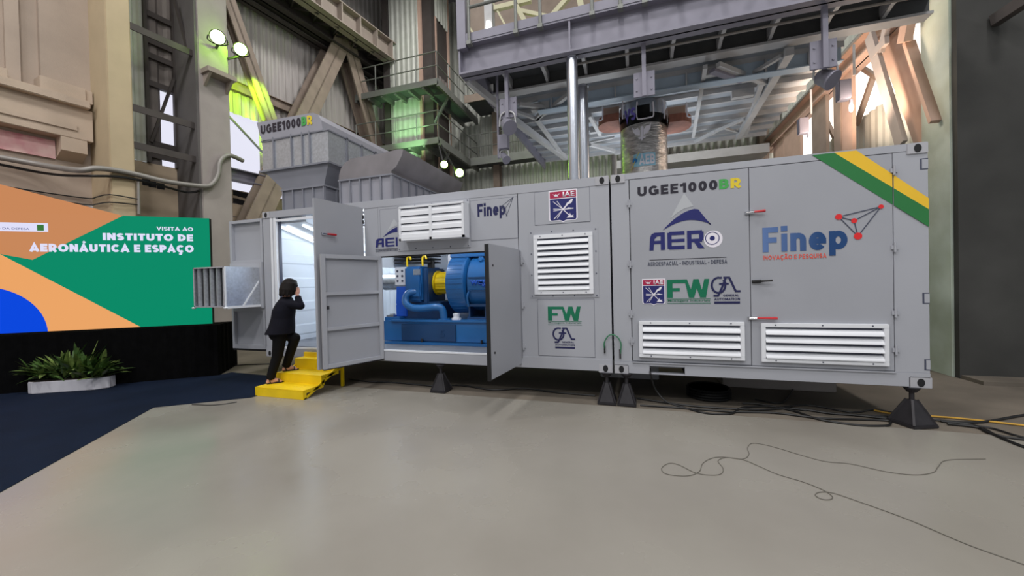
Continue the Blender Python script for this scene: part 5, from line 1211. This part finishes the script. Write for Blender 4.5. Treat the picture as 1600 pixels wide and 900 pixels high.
# hooked white hand rails on the ring and rust coloured pads either side
def dk(px, py, h=.03): a, z_ = DR.px(px, py); return DR.at(a, z_, h)
MB().tube([dk(996, 160), dk(996, 184), dk(1000, 187), dk(1016, 184), dk(1020, 180), dk(1019, 160)], .014, sub=2).build('rail', M['whitev'], rk)
for px in (975, 1036): MB().tube([dk(px, 158), dk(px, 186)], .014, sub=1).build('rail', M['whitev'], rk)
MB().box(RC.x-.12, RC.x+.12, RC.y-RR-.05, RC.y-RR+.02, PY(1006, 182, 3.1).z, PY(1006, 164, 3.1).z).build('hatch', M['rbody'], rk)
def pad(px0, px1, py0, py1, label):
    a, b = PY(px0, (py0+py1)/2, 3.6), PY(px1, (py0+py1)/2, 3.6); zc_, zt2 = PY(px0, py1, 3.6).z, PY(px0, py0, 3.6).z
    cx = a.x if abs(a.x-RC.x) > abs(b.x-RC.x) else b.x; s = 1 if cx < RC.x else -1; e = RC.x-s*RR*1.03
    pts = [(e, 3.6-.34, zc_), ]+[(cx+s*.26-s*.26*math.cos(t), 3.6+.34*math.sin(t), zc_) for t in [math.radians(q) for q in range(-80, 81, 16)]]+[(e, 3.6+.34, zc_)]
    r_ = empty('platform_pad', (cx, 3.6, zc_), label, 'pad', 'rust pads beside the rocket')
    MB().prism(pts, (0, 0, .16)).build('pad_plate', M['rust'], r_)
    MB().tube([(cx+s*.12, 3.3, zc_+.36), (cx+s*.12, 3.2, zc_+.05), (cx+s*.05, 3.2, zc_+.03)], .015, sub=2).build('hook_rail', M['whitev'], r_)
    MB().box(min(cx+s*.1, e), max(cx+s*.1, e), 3.62, 3.66, zc_+.16, zc_+.45).build('back_plate', M['pinkst'], r_)
pad(935, 967, 178, 202, 'rust brown pad on the left side of the rocket'); pad(1080, 1045, 172, 196, 'rust brown pad on the right side of the rocket')
p_ = PY(959, 262, 4.6); pb = empty('vent_post', (p_.x, 4.6, 0), 'plain grey post just left of the rocket behind the containers', 'post')
MB().cyl((p_.x, 4.6, 0), (p_.x, 4.6, PY(959, 243, 4.6).z), .075, n=20).build('post', M['pipe'], pb); MB().cyl((p_.x, 4.6, 0), (p_.x, 4.6, .03), .15, n=20).build('base_flange', M['pipe'], pb)
# ================================================================== GREEN FLOODLIGHTS
def greenlamp(c, aim, r, label, power, back):
    c, aim = V(c), V(aim).normalized(); root = empty('floodlight', c, label, 'floodlight', 'green floodlights')
    MB().lathe(c-aim*.14, aim, [(0, r*.35), (.05, r*.7), (.13, r*1.05), (.145, r*1.08), (.145, r*.95), (.12, r*.93)], 28).build('housing', M['iron'], root, smooth=True)
    MB().lathe(c-aim*.012, aim, [(0, r*.93), (.012, r*.93), (.02, r*.6)], 28).build('lens', M['lampg'], root, smooth=True)
    side = aim.cross(V((0, 0, 1))).normalized()
    MB().tube([c+side*r*1.15-aim*.06, c+side*r*1.2-aim*.12+V((0, 0, -r*.8)), c-aim*.16+V((0, 0, -r*1.2)), c-side*r*1.2-aim*.12+V((0, 0, -r*.8)), c-side*r*1.15-aim*.06], .015).build('yoke', M['iron'], root)
    MB().bar(c-aim*.16+V((0, 0, -r*1.2)), back, .05).build('bracket', M['iron'], root)
    point(c+aim*.12, power, (.42, 1, .02), .06, 'green_light')
def tocam(p): return (CAM-V(p)).normalized()
p1, p2 = lp(340, 58, 1.45), lp(376, 77, 1.35)
greenlamp(p1, tocam(p1), .17, 'left one of the two green floodlights high on the grey column', 10, lp(338, 75, 1.1))
greenlamp(p2, tocam(p2), .16, 'right one of the two green floodlights high on the grey column', 30, lp(356, 92, 1.1))
p3, p4 = PY(694, 257, 7.2), PY(718, 270, 7.4)
greenlamp(p3, tocam(p3), .13, 'left one of the two green floodlights under the tower platform', 35, V((xr-.08, 7.56, zL-.05)))
greenlamp(p4, tocam(p4), .15, 'right one of the two green floodlights under the tower platform', 45, V((xr-.04, 7.62, zL-.05)))
spot(lp(384, 84, 1.45), lp(404, 150, .8), 700, (.45, 1, .03), 34)
spot(lp(372, 120, 1.2), lp(378, 165, .1), 160, (.55, 1, .05), 80)
spot((-7.2, 6.2, 6.2), (-8, 8.3, 8.1), 420, (.45, 1, .40), 55)
# ================================================================== CONDUITS ON THE LEFT WALL
c1 = MB().tube([lp(-40, 238, .2), lp(0, 246, .2), lp(50, 255, .3), lp(90, 262, .6), lp(125, 266, 1.02), lp(150, 263, 1.08), lp(180, 266, 1.08), lp(215, 273, 1.08), lp(262, 284, 1.14), lp(318, 291, 1.18), lp(333, 286, 1.18), lp(341, 272, 1.18), lp(343, 256, 1.18), lp(349, 246, 1.18), lp(360, 243, 1.15), lp(379, 251, 1.0)], .058, 12).build('conduit', M['pipe'], None, True)
tag(c1, 'thick grey conduit bending up in an S shape across the grey column', 'pipe')
c2 = MB().tube([lp(-40, 250, .12), lp(0, 257, .12), lp(60, 269, .2), lp(100, 274, .6), lp(140, 275, 1.06), lp(180, 276, 1.06), lp(225, 283, 1.06), lp(290, 300, 1.0), lp(312, 298, 1.15)], .028, 8).build('wall_cable', M['cable'], None, True)
tag(c2, 'black cable sagging just below the grey conduit on the wall', 'cable')
for k, pts in enumerate((((-40, 285, .04), (0, 290, .04), (70, 301, .05), (138, 310, .06), (150, 308, .4), (172, 304, 1.03), (215, 311, 1.03)), ((-40, 297, .04), (0, 302, .04), (70, 311, .05), (138, 320, .06), (150, 319, .4), (172, 316, 1.03), (215, 320, 1.03)))):
    o = MB().tube([lp(*q) for q in pts], .014, 6, 3).build('wall_cable', M['cable'], None, True)
    tag(o, ('upper', 'lower')[k]+' of two thin straight cables on the tan wall above the screen', 'cable')
MB
o = MB().tube([lp(216, 281, 1.03), lp(217, 335, 1.03)], .03, 8, 1).build('drop_pipe', M['pipe'], None, True); tag(o, 'thin vertical pipe at the right edge of the tan column', 'pipe')
# ================================================================== HANGING WORK LIGHTS
def worklight(px, py, y, label, lit=False, r=.13, top=None):
    c = PY(px, py, y); root = empty('hanging_lamp', c, label, 'lamp', 'hanging work lamps'); aim = V((.5, -.5, -.6)).normalized()
    MB().lathe(c-aim*.12, aim, [(0, r*.5), (.04, r*.85), (.2, r), (.21, r*1.08), (.235, r*1.08), (.235, r*.95)], 24).build('drum', M['steelg'], root, smooth=True)
    MB().lathe(c+aim*.10, aim, [(0, r*.95), (.01, r*.93)], 24).build('glass', M['lampw'] if lit else M['silver'], root)
    MB().tube([c+V((-r*1.2, 0, 0)), c+V((-r, 0, r*1.5)), c+V((0, 0, r*2)), c+V((r, 0, r*1.5)), c+V((r*1.2, 0, 0))], .014).build('bail', M['steelp'], root)
    if top: MB().cyl(c+V((0, 0, r*2)), V((c.x, c.y, top)), .012, n=6).build('cord', M['cable'], root)
    return c, root
worklight(793, 196, 1.1, 'unlit drum lamp hanging under the left end of the gantry', False, .12)
c, r_ = worklight(788, 246, 1.35, 'small lamp hanging lowest below the left gantry plate', False, .07)
mb = MB().box(c.x-.09, c.x+.09, c.y-.06, c.y+.06, c.z+.14, c.z+.40); mb.build('ballast_box', M['steelg'], r_, bevel=.01); MB().box(c.x-.12, c.x-.09, c.y-.02, c.y+.02, c.z, gz1).build('stem', M['steelg'], r_)
c, r_ = worklight(1290, 122, 1.3, 'round caged lamp under the right gantry plate', False, .12)
for px, py, y, lab in ((1330, 168, 3.2, 'lit lamp hanging beside the bright opening on the right'), (1264, 222, 5.0, 'lit lamp hanging lowest beside the brown posts on the right')):
    c = PY(px, py, y); root = empty('hanging_lamp', c, lab, 'lamp', 'hanging work lamps'); k = .055 if y < 4 else .075
    MB().ball(c, k, 18, (.62, .62, 1.5)).build('glass', M['lampw'], root, smooth='all'); MB().cyl(c+V((0, 0, k*1.4)), c+V((0, 0, k*2.6)), k*.5, n=14).build('socket', M['steelg'], root)
    MB().box(c.x-.20, c.x-.02, c.y-.08, c.y+.08, c.z+k*2.6, c.z+k*2.6+.34).build('ballast_box', M['steelg'], root, bevel=.01); MB().cyl(c+V((.05, 0, k*2.6+.42)), c+V((.05, 0, k*2.6+.95)), .02, n=8).build('stem', M['steelp'], root)
    point(c+V((0, -.25, 0)), 22, (1, .80, .62), .1)
spot((3.9, 4.0, 4.2), (5, 4.4, 6), 300, (1, .72, .52), 110, .2, 'warm_light')
area((.3, 5.2, 3.3), 2.2, 90, (.88, .94, 1), (0, 0, 1), 'underside_fill')  # unseen fill aimed up, added to brighten the gantry underside
c = PY(528, 168, 7.3); root = empty('hanging_lamp', c, 'small shiny lamp hanging under the left corner of the upper tower platform', 'lamp', 'hanging work lamps')
MB().ball(c, .09, 14, (1, 1, .7)).build('glass', M['silver'], root, smooth='all'); MB().cyl(c, c+V((0, 0, .35)), .03, n=8).build('stem', M['steelg'], root)
# ================================================================== CABLES ON THE FLOOR
def fcable(pts, r, label, m='cable', sub=6, n=6):
    P = [PZ(a, b, r+.001) for a, b in pts]; o = MB().tube(P, r, n, sub).build('floor_cable', M[m], None, True); tag(o, label, 'cable', None); return o
fcable([(1540, 717), (1480, 719), (1466, 729), (1458, 738), (1430, 742), (1385, 737), (1330, 725), (1290, 721), (1255, 712), (1215, 700), (1190, 694), (1174, 693), (1168, 700), (1170, 710), (1160, 717), (1130, 714), (1112, 716), (1098, 724), (1093, 736), (1078, 743), (1055, 743), (1038, 739), (1034, 731), (1045, 724), (1060, 726), (1085, 738), (1105, 742), (1125, 741), (1130, 732), (1122, 720), (1135, 715), (1160, 718), (1185, 728), (1215, 741), (1255, 753), (1285, 765), (1300, 775), (1298, 780), (1285, 780), (1274, 774), (1280, 769), (1300, 770), (1340, 783), (1420, 812), (1510, 850), (1600, 882), (1640, 897)], .0028, 'thin grey wire looping loosely across the pale floor', 'wire', 8, 6)
k = PZ(1062, 650, .012)
o = MB().tube([(.453, .06, .47), (.453, -.02, .44), (.46, -.03, .40), PZ(1025, 612, .2)+V((0, .1, 0)), PZ(1042, 628, .06), PZ(1070, 637, .012), PZ(1100, 645, .012), PZ(1130, 647, .012), PZ(1146, 645, .012), PZ(1160, 637, .012), PZ(1200, 635, .012), PZ(1260, 641, .012)], .011, 8).build('floor_cable', M['cable'], None, True); tag(o, 'black cable dropping from the fork pocket and curving on the floor', 'cable')
fcable([(1000, 633), (1060, 637), (1140, 643), (1210, 645), (1280, 653), (1340, 655), (1386, 657), (1391, 662), (1382, 665), (1340, 664), (1280, 655), (1240, 642), (1190, 632), (1160, 630)], .011, 'black cable ending in a flat loop left of the far right jack stand')
fcable([(995, 622), (1080, 634), (1180, 640), (1240, 638), (1300, 646), (1370, 650), (1440, 654), (1520, 660), (1590, 650), (1620, 645)], .012, 'black cable running straight along the floor behind the far right jack stand')
fcable([(1480, 662), (1530, 668), (1560, 682), (1600, 698), (1640, 708)], .013, 'outer black cable leaving the picture at the right edge')
fcable([(1470, 658), (1520, 664), (1545, 676), (1580, 684), (1640, 690)], .012, 'inner black cable leaving the picture at the right edge')
fcable([(1180, 624), (1215, 630), (1230, 622), (1245, 598)], .010, 'short black cable rising behind the bottom edge of the shorter container')
fcable([(545, 592), (575, 596), (620, 598), (680, 603), (720, 602), (770, 609), (820, 607), (870, 613), (930, 618)], .012, 'black cable lying in the shade under the long container')
fcable([(300, 632), (330, 633), (352, 631), (370, 628)], .006, 'short dark cord on the floor between carpet edge and steps', 'cable', 4, 5)
fcable([(362, 572), (380, 570), (405, 569), (430, 568)], .012, 'dark cable on the floor behind the person under the folded door')
yl = fcable([(1366, 641), (1400, 647), (1480, 652), (1560, 660), (1660, 672)], .010, 'yellow hose lying along the floor at the far right', 'yline', 3, 8); yl['category'] = 'hose'; yl.name = 'yellow_hose'
fcable([(1290, 645), (1340, 649), (1400, 655), (1445, 657)], .012, 'black cable bundle strand ending behind the far right jack stand')
fcable([(1200, 640), (1260, 633), (1330, 644), (1365, 640), (1402, 646)], .010, 'black cable wavering just before the start of the yellow hose')
fcable([(1500, 663), (1545, 668), (1590, 681), (1650, 694)], .010, 'middle thin black cable leaving the picture at the right edge')
g = MB().tube([(-.107, -.02, .70), (-.11, -.03, .80), (-.06, -.035, .89), (-.005, -.035, .91), (.06, -.035, .88), (.10, -.03, .80), (.095, -.025, .70), (.085, -.02, .62)], .008, 8)
g = g.build('bonding_cable', M['greenw'], None, True); tag(g, 'short green bonding wire arching over the gap between the containers', 'wire')
for x, z0_, z1_ in ((-.107, .66, .76), (.088, .60, .72)): MB().cyl((x, -.02, z0_), (x, -.022, z1_), .011, n=8).build('cable_lug', M['black'], g)
# dark odds and ends in the shade under the containers
cl_ = PZ(1112, 622, .05)
o = MB()
for k in range(4):
    o.lathe((cl_.x, cl_.y+.25, .02+k*.035), (0, 0, 1), [(0, .24), (-.015, .26), (0, .28), (.015, .26), (0, .24)], 36)
o = o.build('hose_coil', M['black'], None, True); tag(o, 'coiled black hose lying under the shorter container', 'hose')
b1 = PZ(1130, 606, 0)
bx_ = empty('ballast_block', (1.6, 1.3, 0), 'weathered grey block lying under the shorter container', 'block'); MB().box(1.5, 2.9, 1.2, 1.7, 0, .3).build('block', M['conc'], bx_, bevel=.01); MB().box(1.6, 1.7, 1.18, 1.72, .3, .32).build('strap', M['cable'], bx_)
bx_ = empty('ballast_block', (.3, 1.6, 0), 'pale grey block lying under the joint between the containers', 'block'); MB().box(-.3, .62, 1.4, 1.9, 0, .32).build('block', M['steelp'], bx_, bevel=.01); MB().box(-.1, -.05, 1.38, 1.92, .32, .34).build('strap', M['cable'], bx_)
